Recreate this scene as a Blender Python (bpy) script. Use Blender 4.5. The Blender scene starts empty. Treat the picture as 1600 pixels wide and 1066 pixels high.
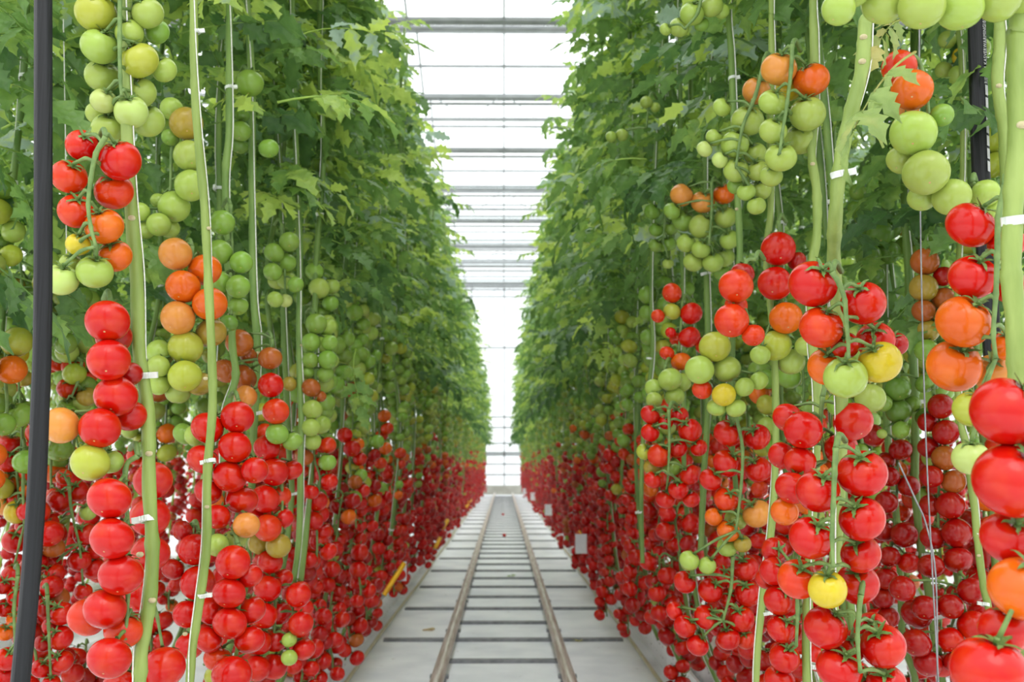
import bpy, math, random
import numpy as np
from mathutils import Vector, Matrix, Euler, Quaternion
random.seed(7)
rng = random.Random(11)
S = bpy.context.scene
COL = S.collection
PI = math.pi

# ---------------------------------------------------------------- camera
F = 1556.0
CAM = Vector((0, 0, 0.85))
CE = Euler((math.radians(90 + 7.07), 0, math.radians(-0.48)))
CR = CE.to_matrix()
cd = bpy.data.cameras.new('camera'); cam = bpy.data.objects.new('camera', cd); COL.objects.link(cam)
cam.location = CAM; cam.rotation_euler = CE
cd.sensor_width = 36; cd.lens = F * 36 / 1600; cd.clip_start = 0.05; cd.clip_end = 200
cd.dof.use_dof = True; cd.dof.focus_distance = 1.5; cd.dof.aperture_fstop = 7.5
S.camera = cam

def P(px, py, Y):
    """point of the place seen at photo position px,py at distance Y down the aisle, and metres per pixel there"""
    d = CR @ Vector(((px - 800) / F, (533 - py) / F, -1))
    s = Y / d.y
    return CAM + d * s, s / F

# ---------------------------------------------------------------- materials
def srgb(r, g, b):
    f = lambda c: (c / 255 / 12.92) if c / 255 <= .04045 else ((c / 255 + .055) / 1.055) ** 2.4
    return (f(r), f(g), f(b), 1)

def new_mat(name):
    m = bpy.data.materials.new(name); m.use_nodes = True
    nt = m.node_tree; nt.nodes.clear()
    out = nt.nodes.new('ShaderNodeOutputMaterial')
    return m, nt, out

def simple(name, c1, c2=None, rough=.5, scale=20, metal=0, spec=.5, bump=0, stretch=None, coat=0):
    m, nt, out = new_mat(name)
    b = nt.nodes.new('ShaderNodeBsdfPrincipled')
    b.inputs['Roughness'].default_value = rough; b.inputs['Metallic'].default_value = metal
    b.inputs['Specular IOR Level'].default_value = spec; b.inputs['Coat Weight'].default_value = coat
    tc = nt.nodes.new('ShaderNodeTexCoord'); mp = nt.nodes.new('ShaderNodeMapping')
    nt.links.new(tc.outputs['Object'], mp.inputs['Vector'])
    if stretch: mp.inputs['Scale'].default_value = stretch
    nz = nt.nodes.new('ShaderNodeTexNoise'); nz.inputs['Scale'].default_value = scale; nz.inputs['Detail'].default_value = 4
    nt.links.new(mp.outputs['Vector'], nz.inputs['Vector'])
    cr = nt.nodes.new('ShaderNodeValToRGB')
    cr.color_ramp.elements[0].position = .35; cr.color_ramp.elements[1].position = .65
    cr.color_ramp.elements[0].color = c1; cr.color_ramp.elements[1].color = c2 or c1
    nt.links.new(nz.outputs['Fac'], cr.inputs['Fac']); nt.links.new(cr.outputs['Color'], b.inputs['Base Color'])
    if bump:
        bp = nt.nodes.new('ShaderNodeBump'); bp.inputs['Strength'].default_value = bump; bp.inputs['Distance'].default_value = .01
        nt.links.new(nz.outputs['Fac'], bp.inputs['Height']); nt.links.new(bp.outputs['Normal'], b.inputs['Normal'])
    nt.links.new(b.outputs[0], out.inputs[0])
    return m

def math_node(nt, op, a, b=None, clamp=False):
    n = nt.nodes.new('ShaderNodeMath'); n.operation = op; n.use_clamp = clamp
    for i, v in enumerate((a, b)):
        if v is None: continue
        if isinstance(v, (int, float)): n.inputs[i].default_value = v
        else: nt.links.new(v, n.inputs[i])
    return n.outputs[0]

def mixc(nt, fac, a, b):
    n = nt.nodes.new('ShaderNodeMix'); n.data_type = 'RGBA'
    if isinstance(fac, (int, float)): n.inputs['Factor'].default_value = fac
    else: nt.links.new(fac, n.inputs['Factor'])
    for k, v in (('A', a), ('B', b)):
        i = [s for s in n.inputs if s.name == k and s.type == 'RGBA'][0]
        if isinstance(v, tuple): i.default_value = v
        else: nt.links.new(v, i)
    return [s for s in n.outputs if s.type == 'RGBA'][0]

def tomato_mat(name, by_object):
    m, nt, out = new_mat(name)
    b = nt.nodes.new('ShaderNodeBsdfPrincipled')
    b.inputs['Roughness'].default_value = .2; b.inputs['Specular IOR Level'].default_value = .36
    tc = nt.nodes.new('ShaderNodeTexCoord')
    if by_object:
        oi = nt.nodes.new('ShaderNodeObjectInfo'); base = oi.outputs['Color']
        add = nt.nodes.new('ShaderNodeVectorMath'); add.operation = 'ADD'
        nt.links.new(tc.outputs['Object'], add.inputs[0]); 
        sc = nt.nodes.new('ShaderNodeVectorMath'); sc.operation = 'SCALE'; sc.inputs['Scale'].default_value = 40
        cb = nt.nodes.new('ShaderNodeCombineXYZ')
        for i in range(3): nt.links.new(oi.outputs['Random'], cb.inputs[i])
        nt.links.new(cb.outputs[0], sc.inputs[0]); nt.links.new(sc.outputs[0], add.inputs[1])
        nz = nt.nodes.new('ShaderNodeTexNoise'); nz.inputs['Scale'].default_value = 1.1; nz.inputs['Detail'].default_value = 3
        nt.links.new(add.outputs[0], nz.inputs['Vector'])
        # lighter, yellower patches where it has not coloured up yet
        f = math_node(nt, 'MULTIPLY', math_node(nt, 'SUBTRACT', nz.outputs['Fac'], .45, True), 1.3, True)
        hs = nt.nodes.new('ShaderNodeHueSaturation'); hs.inputs['Hue'].default_value = .515; hs.inputs['Value'].default_value = 1.25
        nt.links.new(base, hs.inputs['Color'])
        c = mixc(nt, f, base, hs.outputs[0])
        sp = nt.nodes.new('ShaderNodeSeparateXYZ'); nt.links.new(tc.outputs['Object'], sp.inputs[0])
        # a small tan blossom scar at the bottom
        r2 = math_node(nt, 'ADD', math_node(nt, 'MULTIPLY', sp.outputs[0], sp.outputs[0]), math_node(nt, 'MULTIPLY', sp.outputs[1], sp.outputs[1]))
        scar = math_node(nt, 'MULTIPLY', math_node(nt, 'LESS_THAN', r2, .0022), math_node(nt, 'LESS_THAN', sp.outputs[2], 0.))
        c = mixc(nt, scar, c, srgb(190, 150, 100))
        # darker green shoulder close to the stalk
        sh = math_node(nt, 'MULTIPLY', math_node(nt, 'LESS_THAN', r2, .05), math_node(nt, 'GREATER_THAN', sp.outputs[2], 0.))
        hs2 = nt.nodes.new('ShaderNodeHueSaturation'); hs2.inputs['Value'].default_value = .8
        nt.links.new(c, hs2.inputs['Color'])
        c = mixc(nt, sh, c, hs2.outputs[0])
        nt.links.new(c, b.inputs['Base Color'])
        b.inputs['Subsurface Weight'].default_value = 0
        b.inputs['Subsurface Radius'].default_value = (.4, .15, .05); b.inputs['Subsurface Scale'].default_value = .15
    else:
        at = nt.nodes.new('ShaderNodeAttribute'); at.attribute_name = 'Col'
        nt.links.new(at.outputs['Color'], b.inputs['Base Color'])
    nt.links.new(b.outputs[0], out.inputs[0])
    return m

def leaf_mat(name, dark, mid, light, silver, pale):
    m, nt, out = new_mat(name)
    at = nt.nodes.new('ShaderNodeAttribute'); at.attribute_name = 'Col'
    oi = nt.nodes.new('ShaderNodeObjectInfo')
    tc = nt.nodes.new('ShaderNodeTexCoord')
    nz = nt.nodes.new('ShaderNodeTexNoise'); nz.inputs['Scale'].default_value = 28; nz.inputs['Detail'].default_value = 3
    nt.links.new(tc.outputs['Object'], nz.inputs['Vector'])
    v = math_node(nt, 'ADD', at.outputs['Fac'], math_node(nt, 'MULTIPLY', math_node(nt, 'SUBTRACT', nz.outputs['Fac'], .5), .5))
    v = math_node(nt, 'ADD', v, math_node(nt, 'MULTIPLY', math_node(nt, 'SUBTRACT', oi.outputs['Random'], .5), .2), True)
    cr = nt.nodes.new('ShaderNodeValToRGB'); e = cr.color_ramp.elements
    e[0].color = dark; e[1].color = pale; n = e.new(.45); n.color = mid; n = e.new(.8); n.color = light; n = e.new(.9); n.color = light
    nt.links.new(v, cr.inputs['Fac'])
    b = nt.nodes.new('ShaderNodeBsdfPrincipled'); b.inputs['Roughness'].default_value = .42
    b.inputs['Specular IOR Level'].default_value = silver
    bp = nt.nodes.new('ShaderNodeBump'); bp.inputs['Strength'].default_value = .5; bp.inputs['Distance'].default_value = .006
    nz2 = nt.nodes.new('ShaderNodeTexVoronoi'); nz2.inputs['Scale'].default_value = 70
    nt.links.new(tc.outputs['Object'], nz2.inputs['Vector'])
    nt.links.new(nz2.outputs['Distance'], bp.inputs['Height']); nt.links.new(bp.outputs[0], b.inputs['Normal'])
    nt.links.new(cr.outputs[0], b.inputs['Base Color'])
    tr = nt.nodes.new('ShaderNodeBsdfTranslucent')
    hs = nt.nodes.new('ShaderNodeHueSaturation'); hs.inputs['Hue'].default_value = .485; hs.inputs['Saturation'].default_value = 1.0; hs.inputs['Value'].default_value = 1.5
    nt.links.new(cr.outputs[0], hs.inputs['Color']); nt.links.new(hs.outputs[0], tr.inputs['Color'])
    mx = nt.nodes.new('ShaderNodeMixShader'); mx.inputs[0].default_value = .45
    nt.links.new(b.outputs[0], mx.inputs[1]); nt.links.new(tr.outputs[0], mx.inputs[2])
    nt.links.new(mx.outputs[0], out.inputs[0])
    return m

M = {}
M['tomato'] = tomato_mat('tomato_skin', True)
M['tomato_far'] = tomato_mat('tomato_skin_distant', False)
M['leaf'] = leaf_mat('tomato_leaf', srgb(66, 104, 54), srgb(116, 154, 78), srgb(178, 204, 96), .5, srgb(160, 182, 164))
M['leaf_dry'] = leaf_mat('ageing_leaf', srgb(60, 95, 55), srgb(140, 165, 95), srgb(190, 185, 115), .3, srgb(190, 170, 110))
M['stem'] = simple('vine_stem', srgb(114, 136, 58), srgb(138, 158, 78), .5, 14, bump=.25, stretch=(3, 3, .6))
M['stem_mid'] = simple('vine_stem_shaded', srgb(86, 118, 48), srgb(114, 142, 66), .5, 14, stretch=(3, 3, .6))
M['truss_stem'] = simple('truss_stalk', srgb(84, 112, 54), srgb(112, 138, 72), .55, 60)
M['calyx'] = simple('calyx_green', srgb(78, 108, 50), srgb(112, 140, 70), .55, 8)
M['scar'] = simple('leaf_scar', srgb(196, 190, 150), srgb(176, 164, 124), .8, 90)
M['twine'] = simple('white_twine', srgb(235, 235, 228), srgb(210, 210, 200), .7, 200)
M['wire'] = simple('steel_wire', srgb(150, 150, 150), srgb(120, 120, 122), .4, 60, metal=.6)
M['clip'] = simple('clear_plastic_clip', srgb(196, 202, 192), srgb(222, 226, 218), .3, 60)
M['black'] = simple('black_rubber', srgb(12, 13, 14), srgb(26, 28, 30), .42, 6, stretch=(60, 60, .5), bump=.15, spec=.3)
M['blacktube'] = simple('black_tubing', srgb(20, 20, 22), srgb(30, 30, 34), .4, 30)
M['print'] = simple('white_print', srgb(190, 190, 186), srgb(170, 170, 168), .6, 60)
M['rail'] = simple('worn_steel_rail', srgb(172, 156, 142), srgb(214, 206, 198), .38, 9, metal=.2, stretch=(8, .5, 8), bump=.05)
M['bracket'] = simple('galvanised_steel', srgb(120, 122, 126), srgb(150, 152, 156), .5, 40, metal=.4)
M['sleeper'] = simple('grey_sleeper', srgb(112, 114, 118), srgb(142, 144, 148), .6, 30)
M['pipe'] = simple('white_pipe', srgb(214, 216, 216), srgb(228, 230, 230), .35, 10)
M['frame'] = simple('white_frame', srgb(140, 144, 146), srgb(160, 164, 166), .45, 5)
M['beam'] = simple('grey_roof_steel', srgb(112, 116, 114), srgb(130, 134, 132), .5, 5)
M['base'] = simple('grey_end_wall', srgb(150, 148, 138), srgb(170, 168, 158), .7, 5)
M['yellow'] = simple('yellow_plastic', srgb(245, 180, 20), srgb(250, 195, 40), .4, 10)
M['card'] = simple('white_card', srgb(238, 240, 242), srgb(225, 228, 232), .6, 20)
M['gutter'] = simple('white_gutter', srgb(205, 208, 212), srgb(222, 224, 228), .45, 8)

def floor_mat():
    m, nt, out = new_mat('white_ground_sheet')
    b = nt.nodes.new('ShaderNodeBsdfPrincipled'); b.inputs['Roughness'].default_value = .5; b.inputs['Specular IOR Level'].default_value = .35
    tc = nt.nodes.new('ShaderNodeTexCoord')
    n1 = nt.nodes.new('ShaderNodeTexNoise'); n1.inputs['Scale'].default_value = 3.5; n1.inputs['Detail'].default_value = 8
    n2 = nt.nodes.new('ShaderNodeTexNoise'); n2.inputs['Scale'].default_value = 22; n2.inputs['Detail'].default_value = 3
    nt.links.new(tc.outputs['Object'], n1.inputs['Vector']); nt.links.new(tc.outputs['Object'], n2.inputs['Vector'])
    cr = nt.nodes.new('ShaderNodeValToRGB'); e = cr.color_ramp.elements
    e[0].position = .3; e[0].color = srgb(226, 229, 236); e[1].position = .6; e[1].color = srgb(248, 250, 254)
    nt.links.new(n1.outputs['Fac'], cr.inputs['Fac'])
    c2 = nt.nodes.new('ShaderNodeValToRGB'); e = c2.color_ramp.elements
    e[0].position = .7; e[0].color = (0, 0, 0, 1); e[1].position = .76; e[1].color = (1, 1, 1, 1)
    nt.links.new(n2.outputs['Fac'], c2.inputs['Fac'])
    c = mixc(nt, math_node(nt, 'MULTIPLY', c2.outputs[0], .45), cr.outputs[0], srgb(135, 122, 100))
    nt.links.new(c, b.inputs['Base Color'])
    bp = nt.nodes.new('ShaderNodeBump'); bp.inputs['Strength'].default_value = .35; bp.inputs['Distance'].default_value = .02
    nt.links.new(n1.outputs['Fac'], bp.inputs['Height']); nt.links.new(bp.outputs[0], b.inputs['Normal'])
    nt.links.new(b.outputs[0], out.inputs[0])
    return m
M['floor'] = floor_mat()

def slab_mat():
    """white growing-medium wrap with small rows of faded print"""
    m, nt, out = new_mat('printed_white_wrap')
    b = nt.nodes.new('ShaderNodeBsdfPrincipled'); b.inputs['Roughness'].default_value = .35
    tc = nt.nodes.new('ShaderNodeTexCoord')
    mp = nt.nodes.new('ShaderNodeMapping'); mp.inputs['Scale'].default_value = (1, 1, 1)
    nt.links.new(tc.outputs['Object'], mp.inputs['Vector'])
    sp = nt.nodes.new('ShaderNodeSeparateXYZ'); nt.links.new(mp.outputs[0], sp.inputs[0])
    # rows across (x and z both move down the wrap), dashes along y
    down = math_node(nt, 'ADD', sp.outputs[0], sp.outputs[2])
    row = math_node(nt, 'LESS_THAN', math_node(nt, 'FRACT', math_node(nt, 'MULTIPLY', down, 22)), .16)
    vn = nt.nodes.new('ShaderNodeTexNoise'); vn.noise_dimensions = '2D'; vn.inputs['Scale'].default_value = 24; vn.inputs['Detail'].default_value = 2
    cb = nt.nodes.new('ShaderNodeCombineXYZ')
    nt.links.new(sp.outputs[1], cb.inputs[0]); nt.links.new(math_node(nt, 'FLOOR', math_node(nt, 'MULTIPLY', down, 22)), cb.inputs[1])
    nt.links.new(cb.outputs[0], vn.inputs['Vector'])
    d = math_node(nt, 'MULTIPLY', row, math_node(nt, 'GREATER_THAN', vn.outputs['Fac'], .58))
    c = mixc(nt, math_node(nt, 'MULTIPLY', d, .7), srgb(246, 247, 250), srgb(110, 108, 100))
    nt.links.new(c, b.inputs['Base Color'])
    nz = nt.nodes.new('ShaderNodeTexNoise'); nz.inputs['Scale'].default_value = 9
    nt.links.new(tc.outputs['Object'], nz.inputs['Vector'])
    bp = nt.nodes.new('ShaderNodeBump'); bp.inputs['Strength'].default_value = .6; bp.inputs['Distance'].default_value = .02
    nt.links.new(nz.outputs['Fac'], bp.inputs['Height']); nt.links.new(bp.outputs[0], b.inputs['Normal'])
    nt.links.new(b.outputs[0], out.inputs[0])
    return m
M['slab'] = slab_mat()

def glass_mat():
    m, nt, out = new_mat('greenhouse_glass')
    t = nt.nodes.new('ShaderNodeBsdfTransparent'); t.inputs[0].default_value = (.95, .97, .97, 1)
    g = nt.nodes.new('ShaderNodeBsdfGlossy'); g.inputs['Roughness'].default_value = .05
    mx = nt.nodes.new('ShaderNodeMixShader'); mx.inputs[0].default_value = .06
    nt.links.new(t.outputs[0], mx.inputs[1]); nt.links.new(g.outputs[0], mx.inputs[2]); nt.links.new(mx.outputs[0], out.inputs[0])
    return m
M['glass'] = glass_mat()

# ---------------------------------------------------------------- mesh building
class MB:
    def __init__(s): s.v = []; s.f = []; s.c = []; s.mi = []
    def add(s, V, Fc, col=0.5, mi=0):
        o = len(s.v); s.v.extend([tuple(p) for p in V]); s.f.extend([tuple(i + o for i in f) for f in Fc])
        s.mi.extend([mi] * len(Fc))
        if isinstance(col, (list, np.ndarray)): s.c.extend(list(col))
        else: s.c.extend([col] * len(V))
    def mesh(s, name, mats, attr=False, smooth=True):
        me = bpy.data.meshes.new(name); me.from_pydata(s.v, [], s.f)
        for m in (mats if isinstance(mats, (list, tuple)) else [mats]): me.materials.append(m)
        me.polygons.foreach_set('material_index', s.mi)
        if smooth: me.polygons.foreach_set('use_smooth', [True] * len(s.f))
        if attr:
            a = me.color_attributes.new('Col', 'FLOAT_COLOR', 'POINT')
            arr = np.ones((len(s.v), 4), np.float32)
            cc = np.array(s.c, np.float32)
            if cc.ndim == 1: arr[:, :3] = cc[:, None]
            else: arr[:, :3] = cc[:, :3]
            a.data.foreach_set('color', arr.ravel())
        me.update(); return me

def box(mb, c, d, rot=None, mi=0, col=.5, bev=0):
    x, y, z = [k / 2 for k in d]
    if bev:
        V = []; 
        for sx in (-1, 1):
            for sy in (-1, 1):
                for sz in (-1, 1):
                    V += [(sx * (x - bev), sy * (y - bev), sz * z), (sx * (x - bev), sy * y, sz * (z - bev)), (sx * x, sy * (y - bev), sz * (z - bev))]
        import bmesh
        bm = bmesh.new(); vs = [bm.verts.new(v) for v in V]; r = bmesh.ops.convex_hull(bm, input=vs)
        bm.verts.index_update(); V = [v.co.copy() for v in bm.verts]; Fc = [[v.index for v in f.verts] for f in bm.faces]; bm.free()
    else:
        V = [Vector((sx * x, sy * y, sz * z)) for sx in (-1, 1) for sy in (-1, 1) for sz in (-1, 1)]
        Fc = [(0, 1, 3, 2), (4, 6, 7, 5), (0, 4, 5, 1), (2, 3, 7, 6), (0, 2, 6, 4), (1, 5, 7, 3)]
    V = [Vector(v) for v in V]
    if rot: V = [rot @ v for v in V]
    mb.add([v + Vector(c) for v in V], Fc, col, mi)

def smooth_path(pts, n=6):
    pts = [Vector(p) for p in pts]
    if len(pts) < 3: 
        return [pts[0].lerp(pts[1], i / n) for i in range(n + 1)]
    out = []
    q = [pts[0] * 2 - pts[1]] + pts + [pts[-1] * 2 - pts[-2]]
    for i in range(1, len(q) - 2):
        a, b, c, d = q[i - 1:i + 3]
        for k in range(n):
            t = k / n
            out.append(.5 * ((2 * b) + (c - a) * t + (2 * a - 5 * b + 4 * c - d) * t * t + (3 * b - a - 3 * c + d) * t ** 3))
    out.append(pts[-1]); return out

def tube(mb, path, r, sides=8, mi=0, col=.5, flat=None):
    """r: number or list per point"""
    n = len(path); V = []; Fc = []
    t0 = (path[1] - path[0]).normalized()
    up = Vector((0, 1, 0)) if abs(t0.y) < .9 else Vector((1, 0, 0))
    u = t0.cross(up).normalized()
    for i, p in enumerate(path):
        t = (path[min(i + 1, n - 1)] - path[max(i - 1, 0)])
        if t.length < 1e-9: t = t0
        t = t.normalized()
        u = (u - t * u.dot(t)).normalized(); w = t.cross(u)
        rr = r if isinstance(r, (int, float)) else r[i]
        for k in range(sides):
            a = 2 * PI * k / sides
            V.append(p + (u * math.cos(a) * (flat or 1) + w * math.sin(a)) * rr)
    for i in range(n - 1):
        for k in range(sides):
            k2 = (k + 1) % sides
            Fc.append((i * sides + k, i * sides + k2, (i + 1) * sides + k2, (i + 1) * sides + k))
    Fc.append(tuple(range(sides))[::-1]); Fc.append(tuple((n - 1) * sides + k for k in range(sides)))
    mb.add(V, Fc, col, mi)

def link(name, me, parent=None, mw=None, color=None):
    o = bpy.data.objects.new(name, me); COL.objects.link(o)
    if parent is not None: o.parent = parent
    if mw is not None: o.matrix_local = mw
    if color is not None: o.color = color
    return o
def empty(name, loc, label, cat, group=None):
    o = bpy.data.objects.new(name, None); COL.objects.link(o); o.location = loc; o.empty_display_size = .02
    tag(o, label, cat, group); return o
def tag(o, label, cat, group=None, kind=None):
    o['label'] = label; o['category'] = cat
    if group: o['group'] = group
    if kind: o['kind'] = kind
def struct(name, mb, mat, smooth=False):
    o = link(name, mb.mesh(name, mat, smooth=smooth)); o['kind'] = 'structure'; return o

# ---------------------------------------------------------------- tomato meshes
def tomato_geo(seg, rings, seed):
    r = random.Random(seed); ph = r.random() * 6; lob = r.choice([4, 5, 6]); amp = r.uniform(.008, .03); hgt = r.uniform(.83, .93)
    V = [(0, 0, hgt - .2)]; Fc = []
    for i in range(1, rings):
        th = PI * i / rings
        for k in range(seg):
            a = 2 * PI * k / seg
            rho = math.sin(th) ** .93
            up = max(0, math.cos(th))
            rho *= 1 + amp * math.cos(lob * a + ph) * (.35 + up)
            z = hgt * math.cos(th) - .2 * math.exp(-(rho / .27) ** 2) * (1 if th < PI / 2 else 0) + .05 * math.exp(-(rho / .15) ** 2) * (0 if th < PI / 2 else 1)
            V.append((rho * math.cos(a), rho * math.sin(a), z))
    V.append((0, 0, -hgt + .05))
    for k in range(seg): Fc.append((0, 1 + k, 1 + (k + 1) % seg))
    for i in range(rings - 2):
        for k in range(seg):
            a = 1 + i * seg + k; b = 1 + i * seg + (k + 1) % seg
            Fc.append((a, a + seg, b + seg, b))
    L = len(V) - 1; s = 1 + (rings - 2) * seg
    for k in range(seg): Fc.append((L, s + (k + 1) % seg, s + k))
    return V, Fc

def calyx_geo(seed, n=5, length=.62):
    """stalk stub and thin curling sepals at the top of a unit tomato"""
    r = random.Random(seed); mb = MB(); z0 = .69
    tube(mb, smooth_path([(0, 0, z0 - .05), (.02, .01, z0 + .12), (.05, .03, z0 + .3)], 3), [.11, .1, .08, .075, .08, .085, .085], 7)
    for k in range(n):
        a = 2 * PI * k / n + r.uniform(-.2, .2); L = length * r.uniform(.8, 1.25); curl = r.uniform(-.1, .55)
        V = []; Fc = []; m = 6
        for i in range(m + 1):
            t = i / m; w = .1 * (1 - t) ** .7 * (1 + .8 * t) + .004
            rad = .05 + L * t; z = z0 + .1 + .14 * math.sin(t * PI * .9) + curl * t * t * .8 - .12 * t
            tw = a + .25 * t * r.choice([1, .6, -1]) * .3
            c, s_ = math.cos(tw), math.sin(tw)
            for q, dz in ((-1, .025), (0, 0), (1, .025)):
                V.append((rad * c - q * w * s_, rad * s_ + q * w * c, z + dz))
            if i:
                b = i * 3
                Fc += [(b - 3, b - 2, b + 1, b), (b - 2, b - 1, b + 2, b + 1)]
        mb.add(V, Fc)
    return mb

HERO_T = []; MID_T = []; CAL = []
for i in range(5):
    V, Fc = tomato_geo(32, 22, i); mb = MB(); mb.add(V, Fc); HERO_T.append(mb.mesh('tomato_mesh', M['tomato']))
    cb = calyx_geo(i, 5 + i % 2); CAL.append(cb.mesh('calyx_mesh', M['calyx']))
    V, Fc = tomato_geo(18, 12, i + 10); mb = MB(); mb.add(V, Fc)
    cb = calyx_geo(i + 20, 5, .6); mb.add(cb.v, cb.f, .5, 1)
    MID_T.append(mb.mesh('tomato_with_calyx_mesh', [M['tomato'], M['calyx']]))

C = {  # skin colours by ripeness
 'R': srgb(182, 11, 4), 'D': srgb(152, 8, 6), 'S': srgb(192, 44, 8), 'O': srgb(202, 88, 14), 'P': srgb(196, 126, 54),
 'B': srgb(158, 80, 28), 'V': srgb(150, 126, 46), 'Y': srgb(190, 168, 40), 'L': srgb(158, 164, 56), 'G': srgb(148, 168, 74), 'W': srgb(168, 184, 100),
 'E': srgb(118, 150, 58), 'F': srgb(92, 124, 46)}
_W = {'R': 'red', 'D': 'dark red', 'S': 'orange-red', 'O': 'orange', 'P': 'pale orange', 'B': 'brownish orange', 'V': 'olive', 'Y': 'yellow', 'L': 'yellow-green',
        'G': 'pale green', 'W': 'whitish green', 'E': 'green', 'F': 'dark green'}
def jit(c, r, a=.1):
    k = 1 + r.uniform(-a, a); return (min(1, c[0] * k), min(1, c[1] * (k + r.uniform(-a, a))), min(1, c[2] * k), 1)

def axis_mat(pos, axis, R, spin, squash=1):
    q = Vector((0, 0, 1)).rotation_difference(axis.normalized())
    return Matrix.Translation(pos) @ q.to_matrix().to_4x4() @ Matrix.Rotation(spin, 4, 'Z') @ Matrix.Diagonal((R, R, R * squash, 1))

# ---------------------------------------------------------------- leaves
LOD = [11, 4]
def leaflet(L, W, r, curl, seedph):
    """pointed leaflet with coarse forward-pointing teeth"""
    V = []; Fc = []; nu, nv = LOD
    for i in range(nu + 1):
        t = i / nu
        w = W * (math.sin(PI * min(1, t ** .62)) ** .75) if t < 1 else 0
        saw = (i + int(seedph * 3)) % 3
        w = max(w * (1.22, 1.0, .68)[saw], .0004)
        y = L * t; z = -curl * L * t * t
        for j in range(nv + 1):
            s = (j - nv / 2) / (nv / 2)
            x = w * s
            zz = z + .3 * abs(x) - .5 * curl * x * x / W + .09 * W * math.sin(11 * t + 4 * s + seedph * 6)
            V.append((x, y + abs(s) * (.02 + .07 * (saw == 0)) * L, zz))
        if i:
            b = i * (nv + 1)
            for j in range(nv): Fc.append((b - nv - 1 + j, b - nv + j, b + 1 + j, b + j))
    return np.array(V), Fc

def compound_leaf(seed, size=1.0):
    """tomato leaf along +Y: arched stalk, paired toothed leaflets and a larger end one"""
    r = random.Random(seed); Vs = []; Fs = []; Cs = []
    L = .3 * size; droop = r.uniform(.15, .95); rise = r.uniform(.0, .4)
    def pos(t): return Vector((0.02 * math.sin(3 * t + seed), L * (t - .12 * droop * t * t), L * (rise * t - (rise * .4 + .55 * droop) * t * t)))
    def tang(t): return (pos(min(1, t + .05)) - pos(t - .05)).normalized()
    mb = MB()
    q = 7 if LOD[1] == 4 else 3
    tube(mb, [pos(t / q) for t in range(q + 1)], [.0034 * size * (1 - .7 * t / q) for t in range(q + 1)], 4 if q == 7 else 3, col=.65)
    tint = {4: 1.0, 8: .9}.get(seed % 10) or r.uniform(.12, .7)
    def put(t, side, ll, ang):
        V, Fc = leaflet(ll, ll * r.uniform(.27, .34), r, r.uniform(.1, .65), r.random())
        tg = tang(t); yaw = math.atan2(-tg.x, tg.y) + side * ang
        pitch = math.asin(max(-1, min(1, tg.z))) * (1 if side == 0 else .6) - r.uniform(-.1, .45)
        Rm = Matrix.Rotation(yaw, 3, 'Z') @ Matrix.Rotation(pitch, 3, 'X') @ Matrix.Rotation(r.uniform(-.5, .5), 3, 'Y')
        V = V @ np.array(Rm).T + np.array(pos(t))
        mb.add(V, Fc, tint + r.uniform(-.12, .12))
    put(1, 0, .12 * size, 0)
    for t, l in ((.86, .1), (.62, .105), (.38, .08)):
        for s in (-1, 1): put(t + r.uniform(-.03, .03), s, l * size * r.uniform(.8, 1.15), r.uniform(.8, 1.25))
    for t in (.74, .5): put(t, r.choice([-1, 1]), .035 * size, 1.3)
    return np.array(mb.v), mb.f, np.array(mb.c)
LEAVES_NEAR = [compound_leaf(s) for s in range(10)]
LOD[:] = [6, 2]; LEAVES_MID = [compound_leaf(s) for s in range(10)]
LOD[:] = [3, 2]; LEAVES_FAR = [compound_leaf(s) for s in range(10)]
LOD[:] = [11, 4]; LEAVES = LEAVES_NEAR

def place_leaf(mb, k, base, azim, pitch, roll, sc, dtint=0):
    V, Fc, Cc = LEAVES[k]
    Rm = Matrix.Rotation(azim, 3, 'Z') @ Matrix.Rotation(pitch, 3, 'X') @ Matrix.Rotation(roll, 3, 'Y')
    mb.add(V * sc @ np.array(Rm).T + np.array(base), Fc, np.clip(Cc + dtint, 0, 1))

def foliage_mesh(seed, z0=1.4, z1=3.1, n=66, hw=.17, raw=False):
    """leaf mass of one plant; local +X is the aisle side"""
    r = random.Random(seed); mb = MB()
    for i in range(n):
        t = (i + r.random()) / n; z = z0 + (z1 - z0) * t
        # most leaves spread to the aisle side, the rest up and down the row and inward
        a = r.choice([0, 0, 0, 1, 1, 2]) ; a = {0: r.uniform(-.9, .9), 1: r.choice([-1, 1]) * r.uniform(.8, 1.8), 2: r.uniform(2, 4.2)}[a]
        edge = .0 if t < .9 else -.05
        place_leaf(mb, r.randrange(10), (edge + r.uniform(-.2, .05) + (r.random() < .12) * .09, r.uniform(-hw, hw), z), a - PI / 2, r.uniform(-.45, .6), r.uniform(-.5, .5),
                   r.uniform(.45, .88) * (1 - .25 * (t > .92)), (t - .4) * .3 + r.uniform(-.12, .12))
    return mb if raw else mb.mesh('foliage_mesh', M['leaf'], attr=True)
FOL = [foliage_mesh(s) for s in range(9)]
FOL_BACK = [foliage_mesh(s + 50, 1.22, 3.1, 74, .22) for s in range(4)]
LEAVES = LEAVES_MID
FOL_M = [foliage_mesh(s) for s in range(9)]
FOL_BACK_M = [foliage_mesh(s + 50, 1.22, 3.1, 74, .22) for s in range(4)]
LEAVES = LEAVES_FAR
FOL_F = [foliage_mesh(s, raw=True) for s in range(5)]
LEAVES = LEAVES_NEAR

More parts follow.
